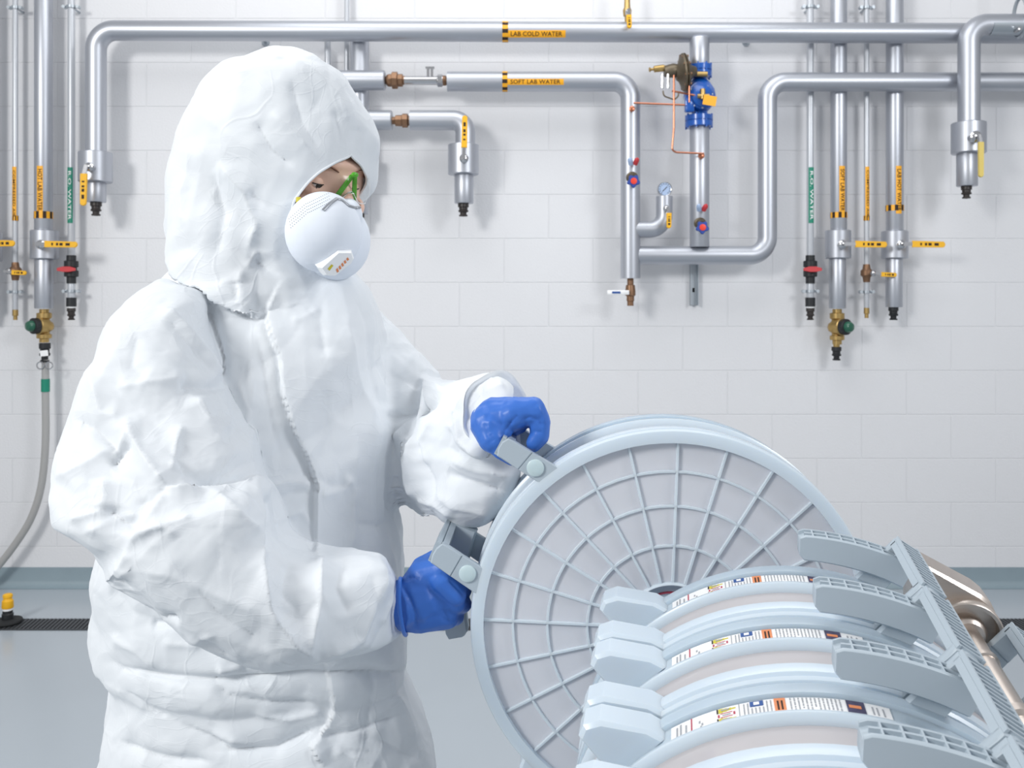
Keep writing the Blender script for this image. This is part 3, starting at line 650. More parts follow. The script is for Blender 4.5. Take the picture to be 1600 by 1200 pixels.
        # ribs along the outer face of the grip
        rb = MB(); OTn = L3(*(OT+(OT-IT)*.045), 0); OBn = L3(*(OB+(OT-IT)*.02), 0); wv = OTn-OBn; outn = unit(L3(*(OT-IT), 0))
        for k in range(13):
            a = .066-.0085*k; c_ = (OTn+OBn)/2+np.array([0, -a, 0]); rb.box(c_+outn*.0008, np.linalg.norm(wv)*.92, .0024, .0045, X=wv, Y=(0, 1, 0), Z=outn)
        for e in (0, 1): rb.box((OTn if e else OBn)*1.0+np.array([0, -.0125, 0])+outn*.0005-wv*.06*(1 if e else -1), .0024, .112, .005, X=wv, Y=(0, 1, 0), Z=outn)
        part('grip_ribs', rb, M_gray, hd, smooth=False, kind='stuff')
        for q_, dy in ((.0705, -1), (-.046, 1)):
            part('button', MB().lathe(L3(*Bt, q_), (0, dy, 0), [(-.002, .0107), (.0012, .0107), (.002, .0095), (.002, .002)], 28), M_button, hd, label='pale round button')
        if h['hook']:
          for span in ((25., 31.) if True else ()):
            hk = MB(); top = MB(); A0, A1 = -.045, -.022; N = 22; r0, r1 = .264, .295; vs = []
            def bump(i): return 1
            ts = [72+93-5+span*i/N for i in range(N+1)]
            for i, t in enumerate(ts):
                e = min(1, (N-i)/1.6+.35); ri = r0+(1-e)*.010; ro_ = r1-(1-e)*.004
                pr = [(A1, ri+.003), (A1, ro_-.001), (A1-.0015, ro_), (A1-.004, ro_), (A1-.004, ro_-.004), (A0+.004, ro_-.004), (A0+.004, ro_), (A0+.0015, ro_), (A0, ro_-.001), (A0, ri+.003), (A0+.004, ri), (A1-.004, ri)]
                for a, r_2 in pr: vs.append(pol(r_2, t, a))
            k = 12; fs = []
            for i in range(N):
                for q_ in range(k): w_ = (q_+1) % k; fs.append((i*k+q_, (i+1)*k+q_, (i+1)*k+w_, i*k+w_))
            fs += [tuple(range(k)), tuple(range(N*k, (N+1)*k))[::-1]]
            hk.add(vs, fs)
            hko = part('hook', hk, M_gray, hd)
            for i in range(2, 9):
                t = 160+(span-.2)*i/8.2-2; c_ = pol(r1-.0022, t, (A0+A1)/2); X_ = unit(pol(1, t+90)); Z_ = unit(pol(1, t)); top.box(c_, .0018, .019, .0042, X=X_, Y=(0, 1, 0), Z=Z_)
            top2 = ring(MB(), [((A0+A1)/2-.0012, r1-.0045), ((A0+A1)/2-.0012, r1-.0002), ((A0+A1)/2+.0012, r1-.0002), ((A0+A1)/2+.0012, r1-.0045)], 20, None, 161, 159+span)
            top.add(top2.v, top2.f); hkr = part('hook_ribs', top, M_gray, hd, smooth=False, kind='stuff')
            if span == 25.: SHORT = (hko.data, hkr.data); bpy.data.objects.remove(hko); bpy.data.objects.remove(hkr)
    return root
def frame(C, n, e1, e2): # columns x=e1, y=-n, z=e2
    return Matrix(((e1[0], -n[0], e2[0], C[0]), (e1[1], -n[1], e2[1], C[1]), (e1[2], -n[2], e2[2], C[2]), (0, 0, 0, 1)))
def nframe(yaw, tilt):
    n = np.array([math.sin(yaw)*math.cos(tilt), -math.cos(yaw)*math.cos(tilt), math.sin(tilt)]); e1 = np.array([math.cos(yaw), math.sin(yaw), 0]); e2 = np.cross(n, e1)
    if e2[2] < 0: e2 = -e2
    return n, e1, e2
nh, h1, h2 = nframe(-.046, -.045)
CHELD = np.array([.1966, 1.1023, CH-.4057])-nh*.070
held = thing('filter_capsule', 'large round milky filter capsule with spoked face, held by its two grey handles', 'filter capsule', (0, 0, 0))
build_capsule(held); held.matrix_world = frame(CHELD, nh, h1, h2)
nr, r1_, r2_ = nframe(-.182, -.165)
CR = np.array([.317, 1.011, CH-.543])
def copy_tree(o, parent=None):
    c = o.copy(); COL.objects.link(c); c.parent = parent
    if o.name.startswith('hook_ribs'): c.data = SHORT[1]
    elif o.name.startswith('hook'): c.data = SHORT[0]
    for ch in list(o.children): copy_tree(ch, c)
    return c
LB = ['rearmost racked filter capsule, right in front of the held one, lone lug at left', 'second racked filter capsule from the back, its label mostly in view',
      'third racked filter capsule from the back, with the largest visible printed label', 'nearest racked filter capsule, cut off by the bottom edge of the photo']
ROT = Matrix.Rotation(math.radians(96), 4, 'Y')
for k in range(4):
    c = copy_tree(held); c['label'] = LB[k]; c['group'] = 'filter capsules racked side by side'
    c.matrix_world = frame(CR+nr*.115*k, nr, r1_, r2_) @ ROT @ Matrix.Scale(.24/RO, 4)

# stainless holder behind the stack
def RP(x, z, a): return CR+r1_*x+r2_*z+nr*a
hold = thing('capsule_holder', 'stainless steel holder with rounded end plate and tie rods, right of capsules', 'holder', (float(CR[0]), float(CR[1]), 0))
def arcp(cx, cz, r, a0, a1, n=12): return [(cx+r*math.cos(math.radians(a0+(a1-a0)*i/n)), cz+r*math.sin(math.radians(a0+(a1-a0)*i/n))) for i in range(n+1)]
def onpl(u, v, a):
    """meet the sight line with the stack's cross plane at axial position a"""
    P0 = CR+nr*a; o = np.array([0, 0, CH]); ray = P(u, v, 1.)-o; return o+ray*(np.dot(P0-o, nr)/np.dot(ray, nr))
ear = [(1440, 884), (1452, 887), (1534, 931), (1550, 944), (1560, 966), (1561, 990), (1552, 1015), (1530, 1045), (1500, 1062), (1440, 1062), (1425, 1000), (1425, 900)]
obj('end_plate', MB().prism([onpl(u, v, -.062) for u, v in ear], -nr*.045, (0, 0, 0), bev=.004), M_stain, hold, ang=30)
bc = onpl(1507, 984, -.062)
obj('bearing', MB().lathe(bc-nr*.001, nr, [(0, .0385), (.011, .0385), (.013, .037), (.013, .0335), (.002, .0325), (.002, .0215), (.012, .021), (.015, .0195), (.018, .017), (.018, .012)], 40), M_stain, hold)
rod = MB(); rod.lathe(bc, nr, [(.0, .0125), (.03, .0125), (.065, .0125), (.066, .0145), (.072, .0145), (.073, .0125), (.16, .0125), (.161, .016), (.172, .0165), (.176, .0125), (.190, .0125), (.191, .016), (.2, .016), (.205, .0125), (.46, .0125)], 28)
obj('tie_rod', rod, M_stain, hold)
pz = bc[2]
obj('post', MB().box((bc[0]-.01, bc[1]+.035, (pz-.02)/2+.02), .075, .04, pz-.04, bev=.006), M_stain, hold)
obj('post', MB().box((float(CR[0])-.12, bc[1]+.07, (pz-.30)/2+.02), .06, .04, pz-.34, bev=.006), M_stain, hold)
obj('cross_beam', MB().box((bc[0]-.22, bc[1]+.035, pz-.42), .5, .03, .06, bev=.006), M_stain, hold)
for s in (-1, 1):
    c0 = CR+r1_*.13*s-r2_*.275; obj('cradle_rail', MB().tube([c0-nr*.075, c0+nr*.47], .014, 16), M_stain, hold)
fc = CR+nr*.47
for s in (-1, 1):
    b_ = fc+r1_*.13*s-r2_*.28; obj('front_leg', MB().tube([b_, np.array([b_[0], b_[1], .02])], .016, 14), M_stain, hold)
    b_ = CR-nr*.07+r1_*.13*s-r2_*.28; obj('rear_leg', MB().tube([b_, np.array([b_[0], b_[1], .02])], .016, 14), M_stain, hold)
for c0 in (fc, CR-nr*.07): obj('base_foot', MB().box((c0[0], c0[1], .011), .42, .05, .02, bev=.004), M_stain, hold)

# ------------------------------------------------------------------ the worker
PER = thing('person', 'person in white hooded coverall, respirator and blue gloves, gripping the spoked capsule', 'person', (P(400, 0, 1.3)[0], 1.3, 0))
def loft(mb, secs, n=28, power=2.4, sub=4, zdir=None):
    """secs: (uA,vA,uB,vB,depth,thickness): closed tube through flattened rings, Catmull-Rom between"""
    s = np.array(secs, float); N = len(s); out = []
    for i in range(N-1):
        p0, p1, p2, p3 = s[max(i-1, 0)], s[i], s[i+1], s[min(i+2, N-1)]
        for k in range(sub):
            t = k/sub; out.append(.5*((2*p1)+(-p0+p2)*t+(2*p0-5*p1+4*p2-p3)*t*t+(-p0+3*p1-3*p2+p3)*t**3))
    out.append(s[-1]); vs = []
    for (ua, va, ub, vb, d, th) in out:
        A_ = P(ua, va, d); B_ = P(ub, vb, d); c = (A_+B_)/2; h = (B_-A_)/2; w_ = np.array([0, th/2, 0])
        for k in range(n):
            a = 2*math.pi*k/n; ca, sa = math.cos(a), math.sin(a); e = 2/power
            vs.append(c+h*(abs(ca)**e*(1 if ca > 0 else -1))+w_*(abs(sa)**e*(1 if sa > 0 else -1)))
    M_ = len(out); fs = [(i*n+k, i*n+(k+1) % n, (i+1)*n+(k+1) % n, (i+1)*n+k) for i in range(M_-1) for k in range(n)]
    fs += [tuple(range(n-1, -1, -1)), tuple(range((M_-1)*n, M_*n))]; mb.add(vs, fs); return mb
def blob(mb, c, r, X=(1, 0, 0), Y=(0, 1, 0), Z=(0, 0, 1), n=20, power=2.):
    c = np.asarray(c, float); X, Y, Z = map(unit, (X, Y, Z)); vs = []; fs = []; m = n//2
    for i in range(1, m):
        ph = math.pi*i/m
        for k in range(n):
            a = 2*math.pi*k/n; vs.append(c+r[0]*math.sin(ph)*math.cos(a)*X+r[1]*math.sin(ph)*math.sin(a)*Y+r[2]*math.cos(ph)*Z)
    vs += [c+r[2]*Z, c-r[2]*Z]; T_ = len(vs)
    for i in range(m-2):
        for k in range(n): fs.append((i*n+k, (i+1)*n+k, (i+1)*n+(k+1) % n, i*n+(k+1) % n))
    for k in range(n): fs.append((T_-2, k, (k+1) % n)); fs.append((T_-1, (m-2)*n+(k+1) % n, (m-2)*n+k))
    mb.add(vs, fs); return mb
def capsule(mb, p, q_, r0, r1, n=12):
    p, q_ = np.asarray(p, float), np.asarray(q_, float); L = np.linalg.norm(q_-p); u = (q_-p)/max(L, 1e-6)
    pr = [(-r0*math.cos(t), r0*math.sin(t)) for t in (0.05, .5, 1.0, math.pi/2)]+[(L+r1*math.sin(t), r1*math.cos(t)) for t in (0, .55, 1.05, 1.52)]
    mb.lathe(p, u, pr, n); return mb
def remesh(mb, vox, smooth=2):
    me = bpy.data.meshes.new('tmp'); me.from_pydata(mb.v, [], mb.f); o = bpy.data.objects.new('tmp', me); COL.objects.link(o)
    md = o.modifiers.new('r', 'REMESH'); md.mode = 'VOXEL'; md.voxel_size = vox; md.adaptivity = 0
    if smooth:
        s = o.modifiers.new('s', 'SMOOTH'); s.iterations = smooth; s.factor = .5
    me2 = bpy.data.meshes.new_from_object(o.evaluated_get(bpy.context.evaluated_depsgraph_get()))
    V_ = np.empty(len(me2.vertices)*3); me2.vertices.foreach_get('co', V_); NRM = np.empty(len(V_)); me2.vertices.foreach_get('normal', NRM)
    fs = [tuple(p.vertices) for p in me2.polygons]; bpy.data.objects.remove(o); bpy.data.meshes.remove(me); bpy.data.meshes.remove(me2)
    return V_.reshape(-1, 3), NRM.reshape(-1, 3), fs
def project(V_): return np.stack([800+F*V_[:, 0]/V_[:, 1], 470-F*(V_[:, 2]-CH)/V_[:, 1]], 1)
def hashv(c, seed):
    h = (c[..., 0]*73856093) ^ (c[..., 1]*19349663) ^ (c[..., 2]*83492791) ^ (seed*2654435761)
    out = []
    for k in range(3):
        h = (h ^ (h >> 13))*1274126177 & 0x7fffffff; h = h ^ (h >> 16); out.append((h & 0xffff)/65535.)
    return np.stack(out, -1)
def vor(p, scale, seed):
    """distance to nearest seed point (F1) and F2, in units of the cell"""
    q_ = p*scale; b = np.floor(q_).astype(np.int64); F1 = np.full(len(p), 9.); F2 = np.full(len(p), 9.)
    for i in (-1, 0, 1):
        for j in (-1, 0, 1):
            for k in (-1, 0, 1):
                c = b+np.array([i, j, k]); d = np.linalg.norm(c+hashv(c, seed)-q_, axis=1)
                F2 = np.minimum(F2, np.maximum(F1, d)); F1 = np.minimum(F1, d)
    return F1, F2
def wavy(p, s, seed):
    r = np.random.default_rng(seed); o = np.zeros(len(p))
    for _ in range(5): o += np.sin(p@(r.normal(size=3)*s)+r.uniform(0, 6.28))
    return o/5
def plin(p, scale, seed):
    """piecewise-linear noise on tetrahedra: flat facets meeting in sharp creases"""
    q_ = p*scale; b = np.floor(q_).astype(np.int64); f = q_-b; o = np.argsort(-f, axis=1); fs = np.take_along_axis(f, o, 1); n = np.arange(len(p))
    def val(c): return hashv(c, seed)[:, 0]-.5
    c = b.copy(); out = (1-fs[:, 0])*val(c)
    for k in range(3):
        c = c.copy(); c[n, o[:, k]] += 1; w_ = fs[:, k]-(fs[:, k+1] if k < 2 else 0); out += w_*val(c)
    return out
def rotm(seed):
    r = np.random.default_rng(seed); q_, _ = np.linalg.qr(r.normal(size=(3, 3))); return q_
def crumple(V_, seeds=(1, 2, 3), amp=1.):
    W = V_+.030*np.stack([wavy(V_, 9, s) for s in (11, 12, 13)], 1)
    a = plin(W@rotm(1), 8.5, 5); b = plin((W@rotm(2))*np.array([1, 1, .5]), 17, 6); c = plin(W@rotm(3)*np.array([1., 1., .45]), 40, 7); d = plin((W@rotm(4))*np.array([.4, 1, 1.]), 62, 8)
    m1 = np.clip(.5+1.2*wavy(V_, 9, 31), 0, 1); m2 = np.clip(.45+1.4*wavy(V_, 12, 32), 0, 1)
    return amp*(.036*a+.0130*b*(.4+.8*m1)+.0036*c*m2+.0018*d*(1-m2*.5)-.0035)
def seg_d(uv, pl):
    """signed distance (px) to a polyline and distance past its ends"""
    best = np.full(len(uv), 1e9); sgn = np.ones(len(uv)); par = np.zeros(len(uv)); pl = np.array(pl, float); L = 0; tot = np.linalg.norm(np.diff(pl, axis=0), axis=1).sum()
    for a, b in zip(pl[:-1], pl[1:]):
        ab = b-a; l = np.linalg.norm(ab); t = np.clip(((uv-a)@ab)/(l*l), 0, 1); q_ = a+t[:, None]*ab; d = np.linalg.norm(uv-q_, axis=1)
        cr = ab[0]*(uv[:, 1]-a[1])-ab[1]*(uv[:, 0]-a[0]); m = d < best
        best[m] = d[m]; sgn[m] = np.sign(cr[m]); par[m] = (L+t[m]*l)/tot; L += l
    return best, sgn, par
def folds(V_, N_, lst):
    uv = project(V_); view = V_-np.array([0, 0, CH]); view /= np.linalg.norm(view, axis=1)[:, None]; fac = np.clip(-(N_*view).sum(1)*3, 0, 1); h = np.zeros(len(V_))
    for item in lst:
        pl, amp, wd = item[0], item[1], item[2]; kind = item[3] if len(item) > 3 else 't'; rngd = item[4] if len(item) > 4 else (0, 9)
        x0, y0 = np.min(pl, 0)-3*wd; x1, y1 = np.max(pl, 0)+3*wd
        ix = np.where((uv[:, 0] > x0) & (uv[:, 0] < x1) & (uv[:, 1] > y0) & (uv[:, 1] < y1) & (fac > 0) & (V_[:, 1] > rngd[0]) & (V_[:, 1] < rngd[1]))[0]
        if not len(ix): continue
        d, sg, t = seg_d(uv[ix], pl); tp = np.clip(np.minimum(t, 1-t)*6+.15, 0, 1)
        if kind == 't': p_ = np.exp(-d/wd)*tp                     # a sharp ridge (or valley)
        elif kind == 'l': p_ = np.where(sg < 0, np.exp(-d/wd), 0)*tp   # step, raised side on the left of travel
        elif kind == 'r': p_ = np.where(sg > 0, np.exp(-d/wd), 0)*tp
        h[ix] += 1.6*amp*p_*fac[ix]
    return h
TH = (0, 9)
body = MB()
hood = [(101, 425, 462), (104, 404, 492), (111, 370, 518), (120, 354, 536), (130, 342, 548), (143, 332, 556), (169, 316, 571), (199, 300, 585), (230, 286, 589), (255, 276, 588), (276, 270, 585), (292, 269, 578), (310, 270, 560), (340, 271, 542), (370, 271, 530), (400, 268, 524), (425, 276, 530), (445, 288, 540), (480, 305, 540), (515, 335, 520)]
loft(body, [(l, v, r_, v, 1.295, min(.235, .12+(v-96)*.0022) if v < 400 else (.22 if v < 490 else .12)) for v, l, r_ in hood], power=2.3, sub=2)
torso = [(405, 300, 540, .17), (432, 262, 562, .19), (450, 240, 578, .20), (470, 228, 588, .22), (500, 214, 598, .25), (540, 205, 604, .28), (600, 205, 612, .295), (700, 200, 618, .30), (800, 180, 625, .30), (870, 152, 630, .30), (900, 148, 632, .30), (960, 150, 634, .30), (1000, 153, 635, .30), (1030, 158, 635, .295), (1046, 170, 632, .28), (1054, 178, 632, .275), (1080, 175, 640, .28), (1104, 165, 648, .285), (1151, 154, 664, .29), (1200, 150, 677, .30), (1270, 150, 690, .30), (1330, 160, 690, .29), (1380, 180, 680, .27)]
loft(body, [(l, v, r_, v, 1.305, t) for v, l, r_, t in torso], power=2.5, sub=2)
# legs and shoe covers down to the floor
loft(body, [(165, 1290, 440, 1290, 1.26, .24), (180, 1450, 420, 1450, 1.25, .22), (200, 1620, 390, 1620, 1.24, .19), (215, 1800, 365, 1800, 1.24, .16), (235, 1900, 340, 1900, 1.24, .13), (238, 1945, 345, 1945, 1.24, .13)], power=2.2, sub=2)
loft(body, [(400, 1290, 680, 1290, 1.36, .24), (430, 1450, 660, 1450, 1.37, .22), (455, 1600, 640, 1600, 1.38, .19), (470, 1700, 615, 1700, 1.38, .15), (480, 1770, 590, 1770, 1.38, .13), (480, 1800, 595, 1800, 1.38, .13)], power=2.2, sub=2)
for hx_, hd_ in ((P(290, 0, 1.24)[0], 1.24), (P(535, 0, 1.38)[0], 1.38)):
    fdir = unit((.62, -.78, 0)); heel = np.array([hx_, hd_, .052])-fdir*.03
    capsule(body, heel, heel+fdir*.10+np.array([0, 0, -.004]), .050, .050); capsule(body, heel+fdir*.08, heel+fdir*.20+np.array([0, 0, -.010]), .050, .040)
# near sleeve: shoulder, upper arm, elbow, forearm
loft(body, [(262, 440, 330, 470, 1.22, .12), (218, 468, 345, 530, 1.20, .20), (160, 542, 350, 590, 1.165, .24), (122, 650, 358, 650, 1.13, .25), (106, 745, 380, 700, 1.10, .25), (106, 795, 400, 757, 1.08, .24), (124, 818, 410, 775, 1.07, .23), (148, 842, 405, 800, 1.07, .22), (160, 880, 380, 820, 1.07, .17)], power=2.6, sub=3)
loft(body, [(240, 770, 175, 835, 1.08, .12), (330, 752, 180, 900, 1.065, .22), (400, 757, 236, 930, 1.065, .23), (416, 790, 302, 976, 1.07, .23), (440, 838, 362, 1004, 1.075, .22), (495, 862, 442, 1026, 1.085, .20), (560, 862, 530, 1029, 1.10, .17), (598, 868, 584, 1018, 1.115, .14), (612, 890, 608, 1000, 1.13, .105), (619, 905, 617, 985, 1.135, .088)], power=2.5, sub=3)
# far sleeve
loft(body, [(560, 455, 540, 560, 1.40, .14), (600, 500, 575, 640, 1.41, .18), (640, 548, 595, 720, 1.40, .20), (690, 592, 612, 770, 1.37, .21), (722, 640, 640, 800, 1.34, .20), (740, 690, 665, 815, 1.31, .17)], power=2.3, sub=3)
loft(body, [(660, 585, 640, 790, 1.34, .17), (695, 588, 680, 812, 1.31, .20), (725, 580, 715, 825, 1.28, .20), (765, 575, 760, 820, 1.26, .17), (800, 590, 795, 795, 1.25, .13), (818, 615, 812, 760, 1.25, .09)], power=2.3, sub=3)
loft(body, [(722, 596, 690, 668, 1.27, .10), (742, 586, 703, 690, 1.235, .13), (775, 580, 738, 708, 1.205, .135), (800, 590, 752, 706, 1.19, .12), (812, 604, 760, 700, 1.185, .10)], power=2.2, sub=3)
CV, CN, CF = remesh(body, .0032, 3)
Rv = CV  # base surface
FL = [
 # hood
 ([(446, 97), (485, 118), (520, 150), (545, 190)], .004, 14), ([(359, 116), (400, 106), (446, 97)], .003, 12), ([(400, 190), (425, 235), (462, 262)], -.004, 9), ([(425, 175), (470, 215), (505, 262)], .004, 12),
 ([(455, 125), (470, 190), (500, 240)], -.003, 10), ([(520, 170), (530, 215), (535, 245)], -.003, 9), ([(555, 200), (550, 230)], -.003, 7), ([(340, 255), (380, 300), (400, 350), (385, 395)], .006, 13), ([(330, 270), (345, 330), (340, 400)], -.004, 12),
 ([(385, 300), (430, 330)], -.003, 9), ([(300, 220), (285, 300), (290, 360)], .004, 14), ([(385, 400), (430, 425), (480, 432)], -.007, 8), ([(385, 420), (400, 395), (440, 398)], .005, 9), ([(372, 440), (376, 470)], -.004, 8),
 ([(262, 404), (270, 416), (294, 437), (322, 453), (353, 475), (374, 485), (401, 496), (417, 487)], .009, 22, 'l'), ([(262, 408), (294, 441), (322, 457), (353, 479), (374, 489), (401, 500), (417, 491)], -.004, 6),
 ([(350, 440), (372, 460), (395, 480)], .004, 9), ([(380, 420), (376, 445), (385, 470)], .004, 9),
 # placket
 ([(462, 430), (443, 435), (433, 449), (418, 481), (418, 503), (425, 529), (437, 560), (443, 620), (451, 641), (462, 676), (471, 697), (482, 718), (495, 757), (493, 849), (493, 870)], .008, 40, 'l', (0, 1.24)),
 ([(430, 449), (414, 481), (414, 503), (421, 529), (433, 560), (439, 620), (458, 680), (478, 720), (491, 757), (489, 849)], -.003, 5),
 ([(545, 742), (560, 770), (556, 830), (550, 862)], .004, 8), ([(500, 775), (545, 765), (556, 745)], .003, 8),
 ([(510, 1046), (517, 1080), (519, 1112), (513, 1131), (498, 1151), (486, 1168), (505, 1200)], .006, 35, 'l'), ([(580, 1040), (577, 1080), (572, 1140)], -.003, 6),
 ([(495, 1152), (545, 1145), (620, 1115)], -.005, 10),
 # chest
 ([(500, 440), (480, 470), (440, 480)], .006, 12), ([(520, 450), (505, 470), (500, 500), (510, 560)], -.004, 14), ([(545, 445), (575, 500), (590, 560), (602, 640)], -.004, 10), ([(560, 440), (590, 490), (604, 560)], .004, 9), ([(540, 490), (560, 570), (590, 650), (600, 740)], .003, 16), ([(500, 480), (470, 500), (455, 500)], .004, 9),
 ([(370, 590), (392, 640), (385, 700)], .004, 10), ([(400, 520), (412, 580), (425, 660), (440, 720)], -.003, 12), ([(390, 560), (395, 600), (400, 640)], .003, 7), ([(460, 690), (480, 740), (520, 760), (590, 760)], -.003, 12),
 ([(420, 760), (450, 752), (490, 758)], .003, 6), ([(425, 780), (460, 770), (490, 772)], -.003, 6), ([(430, 815), (470, 800), (490, 820)], .003, 7), ([(430, 840), (470, 848), (495, 860)], -.003, 6), ([(610, 780), (630, 830), (634, 880)], .004, 10), ([(560, 820), (600, 822), (625, 812)], -.0025, 5),
 # arm hole and upper sleeve
 ([(322, 470), (332, 500), (341, 532), (348, 560), (350, 604)], -.011, 9), ([(246, 487), (281, 519), (313, 553), (345, 599)], .009, 16), ([(255, 505), (290, 540), (330, 590)], -.004, 8), ([(283, 598), (315, 607), (346, 608)], -.007, 9), ([(180, 600), (230, 596), (290, 592)], .004, 14),
 ([(190, 640), (197, 660), (206, 685), (230, 720), (260, 757)], .010, 20), ([(159, 719), (180, 700), (202, 684)], -.009, 10), ([(165, 705), (185, 680), (198, 668)], .004, 8), ([(82, 748), (130, 715), (165, 688)], .005, 18), ([(100, 650), (140, 665), (180, 700)], -.005, 16),
 ([(154, 742), (156, 795)], .007, 16), ([(102, 813), (156, 795)], .004, 10), ([(122, 838), (165, 812), (210, 800)], .004, 14), ([(156, 796), (180, 812), (212, 816)], -.006, 8), ([(205, 785), (235, 782), (260, 757)], -.004, 9), ([(260, 757), (235, 795), (208, 838), (190, 865), (177, 888)], .006, 15),
 ([(285, 660), (278, 690), (270, 730)], .006, 15), ([(260, 690), (300, 730), (340, 742), (400, 720)], -.006, 16), ([(300, 620), (320, 660), (355, 680)], .006, 14), ([(260, 757), (330, 755), (402, 754)], .008, 22, 'r'), ([(300, 752), (345, 746), (400, 744)], -.010, 10), ([(130, 560), (150, 640), (190, 645)], .005, 20), ([(215, 520), (205, 570), (230, 590)], -.004, 20),
 # forearm
 ([(327, 764), (360, 800), (395, 838)], .006, 16), ([(398, 759), (399, 830), (399, 887), (422, 957), (460, 1000), (498, 1029)], .009, 18), ([(413, 772), (405, 820), (408, 870)], -.006, 10), ([(430, 842), (465, 858), (502, 868)], .004, 10),
 ([(502, 868), (499, 905), (498, 934), (487, 980), (482, 1020)], .007, 15), ([(591, 865), (591, 907), (564, 996), (500, 1029)], .008, 18), ([(540, 872), (525, 920), (545, 960)], -.005, 18), ([(430, 955), (470, 965), (500, 935)], -.005, 14), ([(450, 880), (440, 930), (470, 960)], -.004, 14),
 ([(237, 824), (282, 815), (300, 805)], .004, 8), ([(208, 838), (240, 824), (262, 826), (275, 842)], .006, 12), ([(200, 896), (260, 900), (330, 930), (420, 958)], .004, 26), ([(270, 880), (340, 960), (420, 1010)], -.005, 24), ([(600, 900), (608, 940), (600, 980)], .004, 9), ([(575, 900), (585, 960), (570, 1010)], -.003, 10), ([(420, 1020), (460, 1035), (540, 1036)], .003, 9),
 # waist and lower torso
 ([(160, 1040), (180, 1052), (250, 1060), (330, 1062), (440, 1058), (540, 1050), (636, 1047)], -.010, 8), ([(180, 1085), (230, 1110), (330, 1148), (360, 1170), (430, 1170), (515, 1130)], -.007, 11), ([(190, 1100), (300, 1135), (400, 1165)], .005, 10), ([(175, 1160), (230, 1182), (280, 1191), (330, 1190)], -.006, 10),
 ([(330, 1063), (355, 1085), (430, 1100), (500, 1105)], -.005, 9), ([(340, 1050), (380, 1040)], .004, 8), ([(250, 1005), (300, 1010), (335, 995)], .003, 8), ([(230, 978), (273, 976)], -.006, 5), ([(160, 1000), (210, 1020), (240, 1050)], .004, 12), ([(400, 1110), (450, 1125), (510, 1112)], .004, 8), ([(560, 1150), (600, 1160), (650, 1190)], -.004, 12), ([(520, 1170), (560, 1185), (590, 1200)], .004, 12), ([(600, 1080), (630, 1120), (640, 1160)], .004, 12),
 ([(165, 915), (200, 960), (240, 975)], -.003, 16), ([(300, 1000), (360, 1035), (420, 1055)], -.004, 10),
 # far sleeve
 ([(605, 652), (635, 645), (660, 625), (685, 602)], -.008, 8), ([(612, 680), (640, 650), (672, 618)], -.006, 6), ([(650, 640), (625, 668), (614, 690)], .005, 7), ([(642, 680), (637, 715), (635, 755), (645, 785)], .009, 11), ([(650, 684), (658, 725), (682, 785)], -.008, 8), ([(670, 652), (655, 690), (662, 730)], .006, 9),
 ([(645, 783), (682, 785), (710, 806)], .005, 9), ([(640, 560), (665, 585), (690, 590)], .006, 12), ([(600, 560), (612, 600), (606, 640)], -.005, 8), ([(690, 740), (730, 752), (792, 766)], -.006, 12), ([(700, 720), (740, 735), (800, 740)], .005, 10), ([(670, 760), (710, 790), (770, 800)], .004, 14), ([(700, 665), (690, 700), (720, 712)], -.004, 10), ([(690, 660), (720, 690), (770, 712)], .005, 12),
 ([(745, 590), (722, 625), (708, 643), (722, 684), (765, 708)], .008, 8), ([(752, 600), (733, 630), (724, 650), (738, 690)], -.007, 8), ([(770, 585), (760, 612), (790, 600)], .004, 8),
]
disp = crumple(CV)
uvc = project(CV)
# the legs hang smoother
disp += folds(CV, CN, FL)
nb = CV+CN*disp[:, None]
# opening of the hood, mirrored about the face axis
HC = P(474, 284, 1.29)
yaw_f, pit_f = math.radians(50), math.radians(-14)
FW = unit(np.array([math.sin(yaw_f)*math.cos(pit_f), -math.cos(yaw_f)*math.cos(pit_f), math.sin(pit_f)]))
SD = unit(np.cross(FW, (0, 0, 1))); UPH = np.cross(SD, FW)     # SD points to the person's right (towards the camera)
bv = BVHTree.FromPolygons([Vector(p) for p in CV], CF)
EYE = np.array([0, 0, CH])
def cast(u, v, tree, lift=0.):
    d = unit(P(u, v, 1.)-EYE); hit = tree.ray_cast(Vector(EYE), Vector(d))
    if hit[0] is None: return None
    nn = np.array(hit[1]); nn = nn if np.dot(nn, d) < 0 else -nn
    return np.array(hit[0])+nn*lift
near = [(575, 246), (560, 243), (545, 245), (525, 253), (500, 268), (482, 284), (470, 299), (458, 316), (455, 338), (456, 362), (460, 385), (465, 400), (474, 409)]
dirs = []
for u, v in near:
    p = cast(u, v, bv)
    if p is None: p = P(u, v, 1.2)
    d = p-HC; dirs.append([math.atan2(np.dot(d, SD), np.dot(d, FW)), math.asin(np.dot(unit(d), UPH))])
dirs = [d for d in dirs if d[0] > 0.02]
poly2 = [(0, dirs[0][1]+.03)]+[tuple(d) for d in dirs]+[(0, dirs[-1][1]+.05)]+[(-d[0], d[1]) for d in reversed(dirs)]
def inpoly(X, Y, poly):
    c = np.zeros(len(X), bool); n = len(poly); j = n-1
    for i in range(n):
        xi, yi = poly[i]; xj, yj = poly[j]; k = ((yi > Y) != (yj > Y)) & (X < (xj-xi)*(Y-yi)/((yj-yi)+1e-12)+xi); c ^= k; j = i
    return c
dd = CV-HC; ln = np.linalg.norm(dd, axis=1); ay = np.arctan2(dd@SD, dd@FW); ap = np.arcsin(np.clip((dd@UPH)/ln, -1, 1))
ed = np.full(len(nb), 9.)
